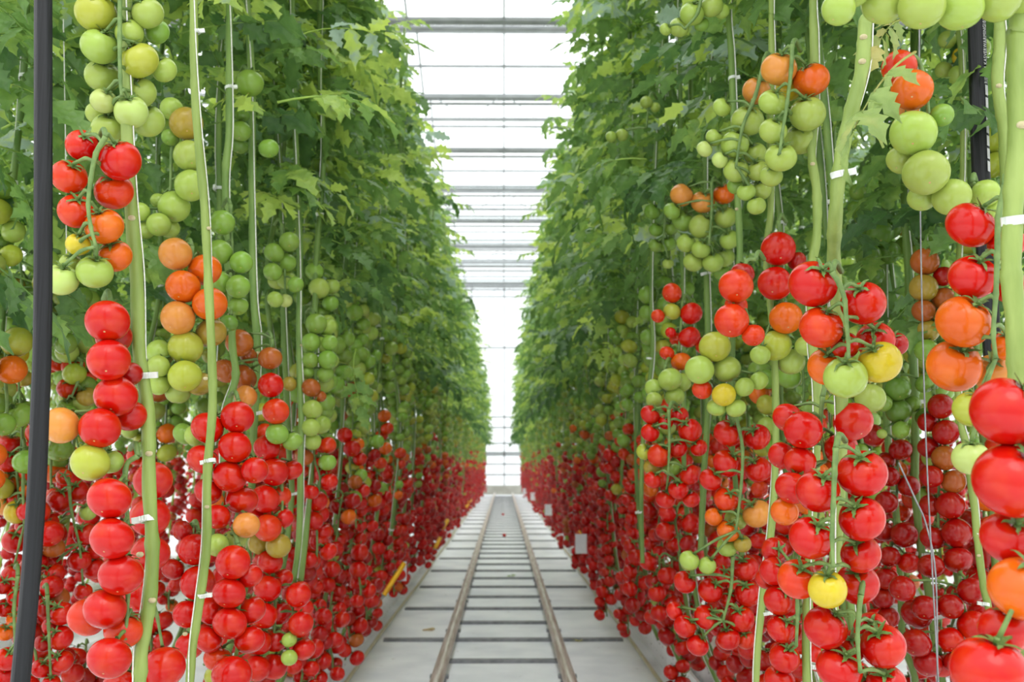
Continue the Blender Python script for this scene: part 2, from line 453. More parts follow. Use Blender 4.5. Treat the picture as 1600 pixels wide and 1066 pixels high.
# ---------------------------------------------------------------- clips and vines
def clip_mb(r, tabdir=1):
    """plastic vine clip: toothed band round the stem with a latch tab"""
    mb = MB(); n = 20; V = []; Fc = []
    for k in range(n):
        a = 2 * PI * k / n; rr = r * (1.12 + .06 * (k % 2))
        c, s = math.cos(a), math.sin(a)
        for q, z in ((r * 1.02, -.004), (rr, -.0045), (rr, .0045), (r * 1.02, .004)): V.append((q * c, q * s, z))
    for k in range(n):
        b = k * 4; d = ((k + 1) % n) * 4
        for j in range(4): Fc.append((b + j, b + (j + 1) % 4, d + (j + 1) % 4, d + j))
    mb.add(V, Fc)
    box(mb, (tabdir * (r * 1.15 + .005), -.003, 0), (.012, .006, .009))
    for i in range(3): box(mb, (tabdir * r * (.2 + .4 * i), -r * 1.2, 0), (.0022, .003, .007))
    return mb
CLIP_MESH = {1: clip_mb(1.0 * .01).mesh('clip_mesh', M['clip'], smooth=False), -1: clip_mb(.01, -1).mesh('clip_mesh', M['clip'], smooth=False)}
def scar_mesh():
    mb = MB(); V, Fc = tomato_geo(10, 6, 3); mb.add([(x * .0052, y * .0045, z * .0042) for x, y, z in V], Fc)
    return mb.mesh('leaf_scar_mesh', M['scar'])
SCAR = scar_mesh()

ORD = ['first', 'second', 'third', 'fourth', 'fifth', 'sixth', 'seventh', 'eighth', 'ninth', 'tenth', 'eleventh', 'twelfth', 'thirteenth', 'fourteenth', 'fifteenth',
       'sixteenth', 'seventeenth', 'eighteenth', 'nineteenth', 'twentieth', 'twenty-first', 'twenty-second', 'twenty-third', 'twenty-fourth', 'twenty-fifth', 'twenty-sixth',
       'twenty-seventh', 'twenty-eighth', 'twenty-ninth', 'thirtieth']

def hero_vine(Y, wpx, pts, clips, scars, label, top_to=3.0, down_to=.12, fol=True, folz=0.0, string=1):
    W = []
    for q in pts:
        p, m = P(q[0], q[1], q[2] if len(q) > 2 else Y); W.append(p)
    m = P(pts[0][0], pts[0][1], Y)[1]; r = wpx * m / 2 * .86
    side = 1 if W[0].x > 0 else -1
    if top_to:
        a = W[0]; W = [Vector((side * .62, a.y + .12, top_to)), a + Vector((side * .05, .05, (top_to - a.z) * .45))] + W
    if down_to is not None and W[-1].z > down_to + .05:
        a = W[-1]; W.append(Vector((a.x + side * .03, a.y + .05, (a.z + down_to) / 2))); W.append(Vector((side * .76, a.y + .1, down_to)))
    base = Vector((W[-1].x, W[-1].y, W[-1].z))
    root = empty('tomato_plant', base, label, 'tomato plant')
    L = [p - base for p in W]
    path = smooth_path(L, 8); n = len(path); rr = random.Random(int(pts[0][0]))
    rad = [r * (1 + .05 * math.sin(i * .9) + (.14 if i % 11 == 5 else 0) + rr.uniform(-.03, .03)) for i in range(n)]
    mb = MB(); tube(mb, path, rad, 12)
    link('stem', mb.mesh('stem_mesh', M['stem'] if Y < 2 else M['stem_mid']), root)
    # twine winding slowly up the stem
    if string:
        mb = MB(); tp = []
        for i, p in enumerate(path):
            a = i * .07 + 3.9
            tp.append(p + Vector((math.cos(a) * r * 1.16, math.sin(a) * r * 1.16, 0)))
        tube(mb, tp, .0011 if Y < 2 else .0014, 5); link('twine', mb.mesh('twine_mesh', M['twine']), root)
    for k, (x, y) in enumerate(clips):
        p, _ = P(x, y, Y); o = link('vine_clip', CLIP_MESH[1 if k % 2 == 0 else -1], root)
        o.matrix_local = Matrix.Translation(p - base) @ Euler((rr.choice([-.22, .18, .12]), rr.uniform(-.2, .2), rr.uniform(-.3, .3))).to_matrix().to_4x4() @ Matrix.Scale(r / .0098, 4)
    for (x, y) in scars:
        p, _ = P(x, y, Y); o = link('leaf_scar', SCAR, root); o.matrix_local = Matrix.Translation(p - base + Vector((0, -r * .85, 0))) @ Matrix.Scale(r / .009, 4)
    if fol:
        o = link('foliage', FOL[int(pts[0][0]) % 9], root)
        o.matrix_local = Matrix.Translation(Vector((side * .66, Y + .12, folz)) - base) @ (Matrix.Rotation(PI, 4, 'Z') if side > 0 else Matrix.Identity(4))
    return root

# label, Y, width px, points, clips, scars
hero_vine(1.5, 23, [(196, -60), (198, 120), (203, 300), (213, 430), (218, 560), (231, 640), (233, 760), (238, 860), (234, 940), (222, 1010), (215, 1090)],
          [(223, 587), (232, 811)], [(209, 343), (236, 709), (241, 937), (222, 866)],
          'thick pale green vine with two clear clips, rising beside the black hose through red tomatoes', folz=.75)
hero_vine(1.72, 15, [(302, -40), (303, 90), (308, 200), (319, 320), (325, 430), (331, 560), (332, 640), (324, 740), (323, 850), (312, 940), (301, 1010), (294, 1090)],
          [(305, 50), (329, 721), (316, 930)], [(328, 358), (323, 592), (325, 792), (291, 990)],
          'slim green vine with three clear clips, second in from the black hose', folz=.6)
hero_vine(2.1, 13, [(357, -30), (358, 70), (358, 200), (352, 280), (356, 400), (362, 480), (363, 540), (368, 590), (352, 650), (350, 760)],
          [(358, 138)], [(360, 492)], 'green vine with a clip above orange-brown tomatoes, third from the black hose', folz=.4, down_to=None)
hero_vine(2.3, 13, [(393, 120), (394, 300), (396, 460), (402, 530), (400, 610), (396, 680)], [(402, 646)], [(404, 552)],
          'shaded green vine clipped just above the ripe red column, fourth from the black hose', folz=.25)
hero_vine(2.75, 10, [(440, 300), (442, 440), (445, 560), (450, 660), (452, 720), (456, 770), (448, 850), (437, 915), (424, 972)], [(455, 772), (436, 932)], [],
          'green vine curving down across red tomatoes to a clip low in the left row', folz=.15, down_to=None)
hero_vine(2.6, 11, [(468, 380), (467, 520), (469, 610), (470, 700)], [(470, 657)], [(472, 540)], 'green vine with a clip among small green tomatoes, left row before the hanging foliage', folz=.15)
# right side
hero_vine(1.35, 25, [(1362, -60), (1352, 40), (1346, 110), (1326, 190), (1312, 260), (1306, 330, 1.37), (1303, 410, 1.43), (1312, 520, 1.5), (1315, 620, 1.54), (1313, 720, 1.56), (1306, 860, 1.58), (1300, 960, 1.6), (1290, 1080, 1.62)],
          [(1311, 273)], [(1346, 62), (1344, 100)], 'stout green vine with toothed clip above the large red truss, right row', folz=.55)
hero_vine(1.75, 16, [(1272, -40), (1272, 60), (1272, 170), (1268, 240), (1276, 300), (1276, 370), (1267, 430), (1270, 540), (1277, 600), (1276, 690), (1270, 800), (1262, 950), (1262, 1080)],
          [(1268, 1040)], [(1268, 258)], 'green vine passing the orange and green truss, left of the stout clipped vine', folz=.4)
hero_vine(1.95, 12, [(1207, -30), (1206, 90), (1203, 200), (1204, 330), (1198, 400), (1210, 560), (1212, 700), (1206, 820), (1192, 930), (1181, 1080)], [(1194, 958)], [],
          'slim green vine rising behind the pale green truss in the right row', folz=.35)
hero_vine(2.15, 12, [(1140, -20), (1143, 90), (1147, 200), (1152, 300), (1156, 400), (1150, 520)], [(1144, 123)], [(1150, 328)], 'green vine with square clip near its top, before the dense right foliage', folz=.3, down_to=None)
hero_vine(2.6, 11, [(1103, 240), (1104, 420), (1106, 520), (1106, 640), (1100, 740), (1095, 860)], [(1100, 428)], [], 'green vine with a clip under the green cluster, right row', folz=.25, down_to=None)
hero_vine(3.1, 8, [(1018, 420), (1020, 540), (1012, 620), (1004, 700), (1002, 800), (1004, 880)], [(1014, 560), (1000, 800)], [], 'thin vine with a white ring clip low among red tomatoes, right row', folz=.15, down_to=None)
hero_vine(1.05, 34, [(1590, -60), (1588, 60), (1590, 200), (1583, 330), (1580, 420), (1588, 520), (1592, 620), (1602, 760), (1612, 1090)], [(1583, 345)], [(1590, 200), (1587, 20)],
          'very thick pale vine with a white clip at the right edge, nearest of all', folz=.6)
hero_vine(1.5, 20, [(1560, -40), (1562, 60), (1558, 130), (1568, 200), (1572, 300), (1566, 400)], [], [(1557, 137)], 'green vine close behind the thickest vine at the right edge', folz=.5, down_to=None)
hero_vine(2.3, 14, [(1414, 300), (1418, 400), (1424, 520), (1430, 640), (1430, 750), (1438, 850), (1452, 930), (1462, 1000), (1475, 1090)], [(1430, 628), (1446, 866), (1460, 966)], [],
          'tall green vine with white twine and three clips beside the dark red column', folz=.2)
hero_vine(2.5, 12, [(1382, 420), (1384, 560), (1386, 680), (1396, 760), (1404, 850), (1408, 930), (1410, 1000)], [(1397, 768), (1404, 858)], [], 'narrower clipped vine left of the tall twine-wound vine', folz=.2)
hero_vine(1.9, 13, [(1495, 560), (1510, 700), (1522, 790), (1528, 850), (1536, 910), (1548, 965)], [(1528, 835), (1540, 945)], [(1527, 868)], 'green vine emerging under the whitish green tomato near the right edge', folz=.4, down_to=None)

# ---------------------------------------------------------------- hero trusses
# (label, Y, rachis pixel path, rachis depth offset m, tomatoes "x,y,r,colour")
H = []
def T(label, Y, rach, off, toms): H.append((label, Y, rach, off, toms))
T('all green truss of swollen tomatoes at top left, right of the black hose', 1.5, '188,-40 187,60 188,120 190,150', -.03,
  '150,20,32,L 155,73,29,G 218,95,30,L 160,119,27,G 205,175,26,W 162,158,21,W 218,145,26,G 171,202,28,G 231,189,26,G 231,21,25,G 202,52,22,G 245,50,20,E 256,109,20,G 152,177,18,G 189,-22,30,G')
T('ripening truss going red to orange to green, beside the black hose', 1.42, '165,214 150,240 142,280 138,320 142,355 150,385', -.036,
  '188,251,32,R 128,227,25,R 178,299,30,S 108,276,28,S 163,354,30,O 119,330,28,S 148,425,28,G 96,437,26,W 180,400,26,O 122,382,19,Y 110,412,17,G')
T('red column with one orange and one yellow-green tomato, below the ripening truss', 1.42, '172,470 176,560 180,640 160,720', .04,
  '168,502,34,R 170,563,33,R 181,619,33,R 95,665,29,P 156,669,32,R 141,723,30,L 203,650,26,R 203,585,20,D 178,527,28,D 172,722,21,G')
T('large all red truss low on the left, beneath the yellow-green tomato', 1.42, '215,712 196,735 200,830 200,930 196,1000', .045,
  '171,779,34,R 175,842,34,R 189,899,34,R 164,952,33,R 171,1029,34,R 136,965,30,S 193,985,30,S')
T('red tomatoes hanging behind the thick clipped vine on the left', 1.62, '230,720 240,800 240,860 238,930', .04,
  '239,751,30,R 234,808,31,R 235,865,30,R 214,930,27,R 256,1043,33,R 190,1075,30,R')
T('drooping truss with dull yellow top tomato and green ones below, between two left vines', 1.9, '276,165 268,240 266,300 256,350', .03,
  '291,193,26,V 295,243,24,G 298,290,25,G 272,323,25,G 248,351,19,G 220,331,15,G 250,315,15,G 228,360,14,G 265,357,16,G 268,170,18,G 266,215,14,E')
T('dull orange truss turning green at its foot, crossed by the second vine', 1.85, '300,385 302,440 302,500 285,560', .03,
  '274,397,26,P 286,448,27,O 278,497,27,P 290,543,27,L 289,588,26,L 248,572,18,G 320,422,26,O 328,475,27,O 330,520,24,V 250,552,22,G 247,600,18,G 278,612,20,G 312,600,20,V')
T('green truss just right of the second left vine, in shade', 2.0, '360,320 362,380 366,450', .03,
  '347,348,20,E 343,394,20,E 377,410,18,E 372,448,19,E 343,440,18,E 372,478,16,E 358,505,14,F')
T('glossy red column right of the second left vine', 1.85, '372,625 385,700 375,780 360,840', .035,
  '371,652,26,R 367,699,26,R 359,745,27,R 378,782,25,R 324,669,26,R 315,718,24,R 385,821,21,P 325,768,22,R 340,808,20,R 340,852,18,G 366,845,19,G 306,681,18,G 288,678,18,E 398,735,21,R')
T('lowest red cluster between second vine and aisle, left side', 1.8, '372,850 380,900 372,960 370,1020', .035,
  '364,879,27,R 358,927,26,R 359,974,27,R 362,1055,31,R 388,900,22,R 392,953,23,R 390,1000,24,R 330,955,24,R 325,1000,22,R 340,1030,22,S')
T('red tomatoes behind the lower half of the second left vine', 1.95, '310,830 312,900 306,950', .035,
  '303,859,25,R 309,911,27,R 292,960,22,R 270,890,18,D 285,830,17,D 296,1010,22,R')
T('truss of brownish orange and red tomatoes beside the fourth left vine', 2.15, '425,530 430,600 436,660', .03,
  '422,560,19,B 423,602,20,R 431,643,21,S 433,678,18,E 457,690,16,E 374,536,22,B 352,580,20,B 380,590,22,B 388,555,14,B 384,620,18,P')
T('red cluster with orange and dull yellow tomatoes low left of the aisle', 2.2, '428,690 440,760 440,820 436,860', .03,
  '417,700,21,R 428,738,23,R 414,780,23,R 418,825,22,S 435,853,20,V 437,775,18,S 422,878,20,R 405,850,18,V 400,810,20,R 442,810,17,R 456,735,17,R')
T('red heap of fruit low in the left row right of the lowest cluster', 2.25, '425,880 430,940 428,1000', .03,
  '418,920,22,R 440,905,18,R 412,962,22,R 436,958,20,R 452,1000,12,G 404,1004,21,R 452,1028,13,G 430,1000,20,R 470,975,20,R 466,930,20,R 400,1045,22,R 428,1042,21,R 475,1015,18,R')
T('hanging green truss under the leaves, left row, near the fifth vine', 2.45, '440,350 444,400 446,470', .03,
  '452,378,16,E 428,395,16,E 446,410,17,E 426,425,15,E 448,438,16,G 430,468,13,G 446,470,11,W 462,445,13,E 432,440,14,G')
T('green column at edge of left foliage, right of the fifth vine', 2.6, '490,490 486,540 490,600 486,650', .03,
  '494,506,17,E 486,535,15,E 485,563,13,E 480,582,11,E 486,606,15,B 500,620,10,B 488,640,16,G 486,668,15,G 488,690,14,G 515,536,13,E 512,562,15,E 508,585,14,E 452,600,12,V')
# far-left, behind the hose (second line of plants)
T('all green truss half hidden by the black hose at the left edge', 2.35, '30,395 34,440 36,500', -.03,
  '20,446,18,V 47,448,20,E 58,408,20,E 14,482,16,E 18,503,17,E 44,490,16,E 36,520,12,E 112,486,18,E 128,465,17,E 90,470,10,E 90,495,12,E')
T('small red and yellow truss at the left edge, level with the orange tomato', 2.3, '22,530 26,560 30,610', -.03,
  '15,577,17,R 16,600,17,R 26,553,18,Y 38,592,14,V 32,640,17,E 29,673,17,E 8,680,17,R 48,652,12,E 8,720,17,S 30,705,14,G 4,660,14,E')
T('cherry sized red truss behind the red column, left of its top', 2.4, '128,565 122,595 112,620', -.028,
  '114,572,18,S 105,607,16,S 136,590,15,S 88,565,16,S 136,620,16,V 104,636,14,E 124,645,14,E 78,572,12,S')
T('red truss with yellow and orange tomatoes at left edge below the small greens', 2.2, '38,700 36,760 38,820', -.028,
  '14,720,19,R 18,752,20,O 26,800,19,Y 10,790,17,P 44,738,14,S 44,765,13,O 38,822,14,R 24,845,20,R 20,898,17,R 44,885,13,S')
T('red cluster at the bottom left corner with drooping stalks', 2.0, '28,900 22,950 24,1010', -.028,
  '28,932,17,R 24,968,14,O 8,950,15,R 8,988,14,O 12,1030,19,R 32,985,14,P 8,1056,17,R 30,1050,12,R 4,915,14,R')
T('dark red truss low between the hose and large all red truss', 2.1, '74,930 76,980 78,1030', -.028,
  '96,959,19,R 95,997,19,R 97,1034,18,R 68,950,14,D 80,978,14,R 68,1005,14,D 64,1045,15,R 80,1068,14,R')
T('red tomatoes right behind the black hose at mid height', 2.3, '108,760 112,800 124,850', -.028,
  '93,782,19,R 122,768,17,R 100,745,12,S 84,835,20,R 78,878,18,R 133,835,18,R 124,876,18,R 146,888,18,R 130,925,14,R 70,905,13,D 138,800,14,G 98,813,9,E 150,858,16,R')
# right side
T('big mixed truss of orange and pale green tomatoes high on the right', 1.72, '1238,70 1236,110 1230,160 1222,210 1218,240', -.035,
  '1268,125,28,O 1217,108,28,P 1262,178,28,G 1251,217,26,G 1220,246,25,G 1208,205,22,G 1207,160,22,G 1205,275,18,G 1232,140,20,Y')
T('sprawling pale green truss left of the orange and green one', 1.9, '1195,90 1180,150 1160,200 1150,260', -.032,
  '1168,189,26,G 1182,142,22,P 1148,226,22,G 1185,267,18,G 1128,168,15,G 1101,233,13,W 1125,250,13,W 1150,266,20,G 1116,215,14,G 1180,240,18,G 1166,300,15,G 1188,297,18,G 1182,322,15,G 1150,290,14,E')
T('small green truss near the top edge, right of the aisle', 2.0, '1098,-20 1090,20 1070,45', -.028, '1081,22,19,G 1061,43,16,G 1040,46,10,G 1112,10,18,G 1096,38,12,E 1128,18,12,G')
T('green truss with three orange tomatoes on top beneath the right foliage', 2.45, '1112,285 1112,330 1108,380', -.03,
  '1098,316,19,P 1065,305,18,P 1132,303,18,O 1095,354,19,G 1134,340,18,G 1068,345,18,E 1140,375,16,G 1095,390,15,G 1083,410,16,G 1114,410,17,G 1132,402,16,G 1072,380,15,G 1050,330,14,E 1128,425,14,E')
T('little green truss left of the one topped by three orange tomatoes', 2.7, '1040,315 1038,350 1036,380', -.028,
  '1019,331,13,E 1025,359,12,E 1048,357,12,E 1045,381,12,E 1024,384,11,E 1034,384,10,E 1044,412,9,G 1048,340,11,E')
T('orange and red truss beside the sprawling green one, mid right', 1.75, '1180,405 1165,412 1158,470', .03,
  '1150,447,27,S 1143,501,27,S 1160,428,19,D 1177,524,18,S 1150,478,18,S')
T('red tomatoes peeping between green ones right of the aisle', 2.4, '1066,470 1064,510 1060,550', .0,
  '1080,490,18,R 1050,458,16,S 1050,487,14,L 1077,527,18,R 1028,494,11,S 1048,520,9,R 1058,530,12,S 1064,565,16,O 1100,540,14,S 1042,552,12,S')
T('pale green cluster of round tomatoes at centre right', 1.95, '1125,525 1118,560 1115,600', .03,
  '1117,542,25,L 1093,578,23,G 1136,577,22,G 1131,617,19,Y 1163,605,16,G 1097,609,16,S 1186,595,15,G 1120,636,16,G 1150,638,16,G')
T('green truss overhanging reds on the aisle edge, right row', 2.35, '1040,570 1036,600 1040,620', .02,
  '1047,593,19,G 1023,607,16,G 1054,620,16,G 1064,598,16,G 1022,625,13,G 958,582,1,G')
T('red column topped by dark stalks, left of the slim right vine', 1.9, '1216,345 1222,400 1220,470', .035,
  '1216,389,27,R 1211,443,27,R 1228,497,26,O 1245,408,15,D 1210,540,27,L 1236,565,22,G 1260,540,18,G 1188,555,16,G')
T('showpiece truss of big red tomatoes with yellow and green ones at its foot', 1.35, '1300,425 1312,445 1320,470 1322,500 1325,530 1326,560', -.036,
  '1270,444,38,R 1349,474,35,R 1283,512,34,S 1321,590,34,G 1375,566,34,Y 1292,573,30,O 1368,532,30,R 1400,538,19,D 1320,540,22,R')
T('red tomatoes hanging just under the showpiece truss', 1.55, '1285,620 1282,670 1290,720', .035,
  '1255,672,30,R 1333,659,31,R 1231,653,24,R 1238,763,27,R 1250,722,25,R 1313,700,27,R 1222,712,22,R 1226,800,22,O')
T('long red truss with bright yellow tomato near its tip', 1.35, '1306,700 1304,740 1302,790 1300,840 1302,885', -.036,
  '1347,740,39,R 1278,768,34,R 1347,811,36,R 1267,841,34,R 1345,866,31,R 1293,921,30,Y 1247,905,32,S 1340,912,33,R')
T('bottom right-centre truss of shiny red tomatoes touching the frame edge', 1.4, '1345,930 1342,960 1340,1000 1344,1050', -.034,
  '1290,981,34,R 1380,1010,35,R 1311,1045,36,R 1362,985,28,R 1385,1068,30,R 1330,1010,25,R 1350,1072,30,R')
T('red column left of the bottom right-centre truss, dark stalk', 1.75, '1242,900 1246,950 1244,1010', -.03,
  '1217,938,24,R 1221,983,23,R 1226,1028,24,R 1208,893,22,R 1210,860,20,R 1240,985,18,R 1218,1062,24,R 1196,905,16,R')
T('mixed truss with yellow, orange and green tomatoes, above red ones at centre right', 2.05, '1150,650 1160,700 1158,760 1150,830', -.03,
  '1138,677,23,R 1136,724,23,R 1183,683,21,R 1185,734,21,R 1183,803,23,P 1135,781,20,S 1150,811,18,G 1138,830,18,O 1136,855,16,G 1077,876,16,G 1105,884,14,G 1115,808,14,O 1110,750,18,R 1160,850,14,V')
T('red truss ending beside the card side of the right row, lower centre right', 2.1, '1145,870 1142,920 1130,970', -.03,
  '1165,888,21,R 1168,928,21,R 1158,967,21,R 1138,998,19,R 1103,965,20,R 1070,979,18,R 1090,1009,18,R 1125,978,18,R 1070,910,18,R 1110,923,20,R 1138,935,16,R 1055,955,15,R 1130,900,16,R 1165,1000,15,S')
T('red cluster with one orange and yellow-green tomatoes, right of the aisle at mid height', 2.3, '1045,640 1046,690 1044,740', -.025,
  '1078,673,19,R 1030,712,19,S 1007,706,13,L 1020,730,15,V 1050,730,15,E 1060,650,16,R 1016,648,16,R 1016,676,15,R 1058,700,16,R 1078,742,17,R 1060,765,16,R 1020,750,14,R 1040,780,16,R 1080,780,14,R 1040,660,12,R 1092,700,14,R')
T('large orange and green truss hanging from arched stalk at upper right', 1.4, '1410,82 1435,95 1448,150 1452,220 1450,280', .045,
  '1425,140,32,O 1405,105,27,S 1427,208,36,G 1447,270,36,G 1487,308,30,G 1408,250,23,G 1440,310,22,G 1415,165,22,P 1472,180,18,E')
T('whitish green tomatoes between the orange truss and the near vine', 1.45, '1520,285 1530,300 1545,330', .02, '1540,302,22,G 1512,320,20,G 1553,330,18,G')
T('large red and orange truss with bold green stalks by the right edge', 1.2, '1570,290 1560,340 1558,400 1556,460 1552,520 1556,560', -.035,
  '1516,352,38,R 1520,433,37,R 1505,503,42,O 1491,572,42,O 1572,380,28,R 1580,450,26,R 1552,583,31,P 1518,640,29,L 1517,716,29,W 1575,540,24,O')
T('huge blurred red truss at the right edge, closest to the viewer', .95, '1650,560 1648,640 1645,740 1640,840', -.03,
  '1572,643,54,R 1580,752,59,R 1598,920,52,O 1575,840,42,R 1545,1050,58,R 1568,985,38,R 1625,840,46,R 1640,700,46,R')
T('out of focus green truss across the top right corner', 1.0, '1450,-60 1460,-20 1500,-10', .0,
  '1440,10,36,G 1500,14,36,G 1380,4,34,G 1560,0,34,G 1310,14,26,G 1330,-20,32,G 1470,-30,36,G 1410,-30,36,G 1535,-30,34,G 1600,-8,32,G')
T('brown-orange column of dull tomatoes behind the hanging wire, right', 2.0, '1462,395 1464,450 1462,500', .03,
  '1445,409,22,B 1443,450,22,V 1443,486,18,B 1450,517,18,V 1474,432,16,D 1474,467,18,B 1448,548,19,E 1475,500,14,B')
T('dark red column of evenly stacked tomatoes right of the wire', 2.15, '1458,610 1468,700 1466,800 1470,880', .03,
  '1470,635,20,D 1478,676,21,D 1476,716,20,B 1490,753,19,B 1485,790,22,D 1495,833,23,D 1497,875,22,D 1450,660,16,D 1452,700,18,D 1455,745,18,D 1455,790,18,D 1458,840,20,D 1455,885,20,D')
T('dark red tomatoes at the bottom between wire and right edge', 2.1, '1500,900 1495,950 1480,1000', .03,
  '1518,923,22,D 1520,978,24,R 1485,948,20,D 1445,950,20,D 1432,960,24,D 1432,1005,23,D 1450,1037,22,D 1485,1000,20,R 1470,1040,20,R 1545,990,14,G 1410,920,20,D 1490,1035,16,D')
T('dark red tomatoes behind the tall twine-wound vine, left of the wire', 2.3, '1402,690 1402,760 1395,850', .03,
  '1407,703,18,D 1413,836,21,D 1390,870,17,D 1385,905,19,D 1380,935,17,D 1364,680,18,D 1420,760,17,D 1385,785,18,D 1380,830,17,D 1390,745,16,D 1388,965,17,D 1420,880,17,R 1385,720,14,D')
T('dark green truss just above the dark reds, right side', 2.2, '1404,580 1404,620 1408,660', .03,
  '1403,608,20,F 1404,643,20,F 1380,630,14,E 1445,652,16,F 1408,672,14,E 1352,628,15,F 1425,632,14,E 1378,678,8,G 1445,600,15,E')
T('deep green shaded truss seen between the clipped vine and dull column', 2.4, '1372,340 1370,380 1366,430', .03,
  '1375,365,21,F 1357,400,20,F 1387,395,20,F 1362,430,20,F 1348,370,15,F 1395,360,14,F 1345,340,11,F 1340,300,13,E 1295,300,12,F 1300,330,12,F 1335,325,11,E 1295,275,11,E')
T('green and yellow fruit behind the printed black hose', 2.0, '1512,60 1510,120 1505,180', .03,
  '1504,88,16,Y 1480,62,14,G 1500,118,18,G 1530,75,17,G 1505,60,13,E 1553,218,22,L 1553,258,22,L 1475,110,14,G 1540,110,14,E 1505,150,13,E')
T('shaded green tomatoes high on the third left vine', 2.2, '385,110 388,130', .0, '390,130,22,E 376,205,17,E 378,180,12,F 374,228,14,F 420,232,16,E')
T('little green tomatoes showing through the left leaves', 2.9, '512,150 518,180', .0, '525,165,12,E 531,182,8,E 523,187,8,E 455,224,9,E 510,260,11,E 497,258,10,E 538,205,7,E')
T('three pale fruits tucked in the leaves right of the aisle', 2.9, '1015,150 1010,200', .0, '1010,160,10,G 955,214,9,G 972,211,10,G 1024,168,8,G')

placed = []
def settle(p, R, d, lst, tol=.9):
    """slide a tomato along its own sight line until it only touches what is already there"""
    for _ in range(14):
        hit = False
        for q, r2 in lst:
            if (p - q).length < tol * (R + r2): hit = True; break
        if not hit: break
        k = 1 + .006 / max(.3, p.y); v = (p - CAM) * k; p = CAM + v; R = R * k
    return p, R

def hero_truss(label, Y, rach, off, toms):
    rr = random.Random(label)
    pts = [tuple(map(float, a.split(','))) for a in rach.split()]
    W = [P(x, y, Y + off)[0] for x, y in pts]
    base = W[0].copy()
    root = empty('tomato_truss', base, label, 'tomato truss')
    path = smooth_path(W, 6)
    mb = MB(); n = len(path); r0 = .0035
    tube(mb, [p - base for p in path], [r0 * (1.15 - .45 * i / n) + (.0008 if i % 6 == 0 else 0) for i in range(n)], 8)
    # stalk up to the vine behind
    side = 1 if base.x > 0 else -1
    if off >= -.0 or True:
        tube(mb, [p - base for p in smooth_path([W[0], W[0] + Vector((side * .012, .02, .018)), W[0] + Vector((side * .03, .05, .01))], 4)], .0042, 7)
    data = []
    for i, t in enumerate(toms.split()):
        x, y, r, c = t.split(','); x, y, r = float(x), float(y), float(r)
        if r < 3: continue
        p, m = P(x, y, Y); R = r * m
        p, R = settle(p, R, None, placed[-60:])
        placed.append((p, R)); data.append((p, R, c, i))
    for p, R, c, i in data:
        # nearest point of the truss stalk, a little above the fruit
        tgt = min(path, key=lambda q: (q - (p + Vector((0, 0, R * .8)))).length)
        d = tgt - p
        if off < 0: ax = (d.normalized() + Vector((0, 0, .75)) + Vector((0, -.25, 0))).normalized()
        else: ax = (d.normalized() * .8 + Vector((0, .5, .9))).normalized()
        ax = (ax + Vector((rr.uniform(-.15, .15), rr.uniform(-.15, .15), 0))).normalized()
        tom = link('tomato', HERO_T[rr.randrange(5)], root, axis_mat(p - base, ax, R, rr.uniform(0, 6), rr.uniform(.95, 1.04)), jit(C[c], rr, .06))
        link('calyx', CAL[rr.randrange(5)], tom)
        top = p + ax * R * .95
        if (top - tgt).length < .13:
            mid = (top + tgt) / 2 + ax * .008
            pth = smooth_path([tgt, mid, top], 4)
            tube(mb, [q - base for q in pth], [.0026, .0025, .0024, .0028, .0034, .0027, .0024, .0026, .003][:len(pth)], 6)
    link('truss_stalk', mb.mesh('truss_stalk_mesh', M['truss_stem']), root)
for h in H: hero_truss(*h)

# ---------------------------------------------------------------- truss templates for the rows
def truss_template(seed, n):
    r = random.Random(seed); L = .026 * n; mb = MB()
    rp = [Vector((r.uniform(-.006, .006), r.uniform(-.008, .008), -L * i / 4)) for i in range(5)]
    rp[0] = Vector((0, 0, 0)); path = smooth_path(rp, 3)
    tube(mb, path, .0032, 6)
    tube(mb, smooth_path([(0, 0, 0), (-.012, .006, .012), (-.03, .015, 0)], 3), .0035, 6)
    toms = []
    for i in range(n):
        R = r.uniform(.0245, .0305) * (1 - .12 * i / n)
        for _ in range(60):
            a = (1 if i % 2 else -1) * r.uniform(.5, 1.9) + (PI if i % 5 == 4 else 0)
            z = -.012 - .0262 * i - r.uniform(0, .01)
            p = Vector(((R + .007) * math.cos(a), (R + .007) * math.sin(a), z))
            if all((p - q).length > .86 * (R + r2) for q, r2, _ in toms): break
        ax = (Vector((-p.x, -p.y, 0)).normalized() * r.uniform(.2, .9) + Vector((r.uniform(-.3, .3), r.uniform(-.3, .3), .8))).normalized()
        toms.append((p, R, ax))
        k = min(len(path) - 1, int(len(path) * i / n)); top = p + ax * R * .9
        tube(mb, [path[k], (path[k] + top) / 2 + Vector((0, 0, .006)), top], [.002, .0026, .002], 5)
    return toms, mb
TT = [truss_template(i, n) for i, n in enumerate((7, 8, 8, 9, 7, 8, 9, 6))]
TT_STEM = [mb.mesh('truss_stalk_mesh', M['truss_stem']) for _, mb in TT]
LOW = {}
for nm, (sg, rg) in {'a': (11, 7), 'b': (7, 5)}.items():
    V, Fc = tomato_geo(sg, rg, 4); LOW[nm] = (np.array(V), Fc)

def ripeness(z, r, far):
    """colour letter by height on the vine"""
    v = z + r.gauss(0, .07)
    if v < .90: return r.choice('RRRRRDDR') if r.random() > .05 else r.choice('GLOB')
    if v < .99: return r.choice('RSSRRO')
    if v < 1.06: return r.choice('SOBLE')
    return r.choice('EEEGEGL')

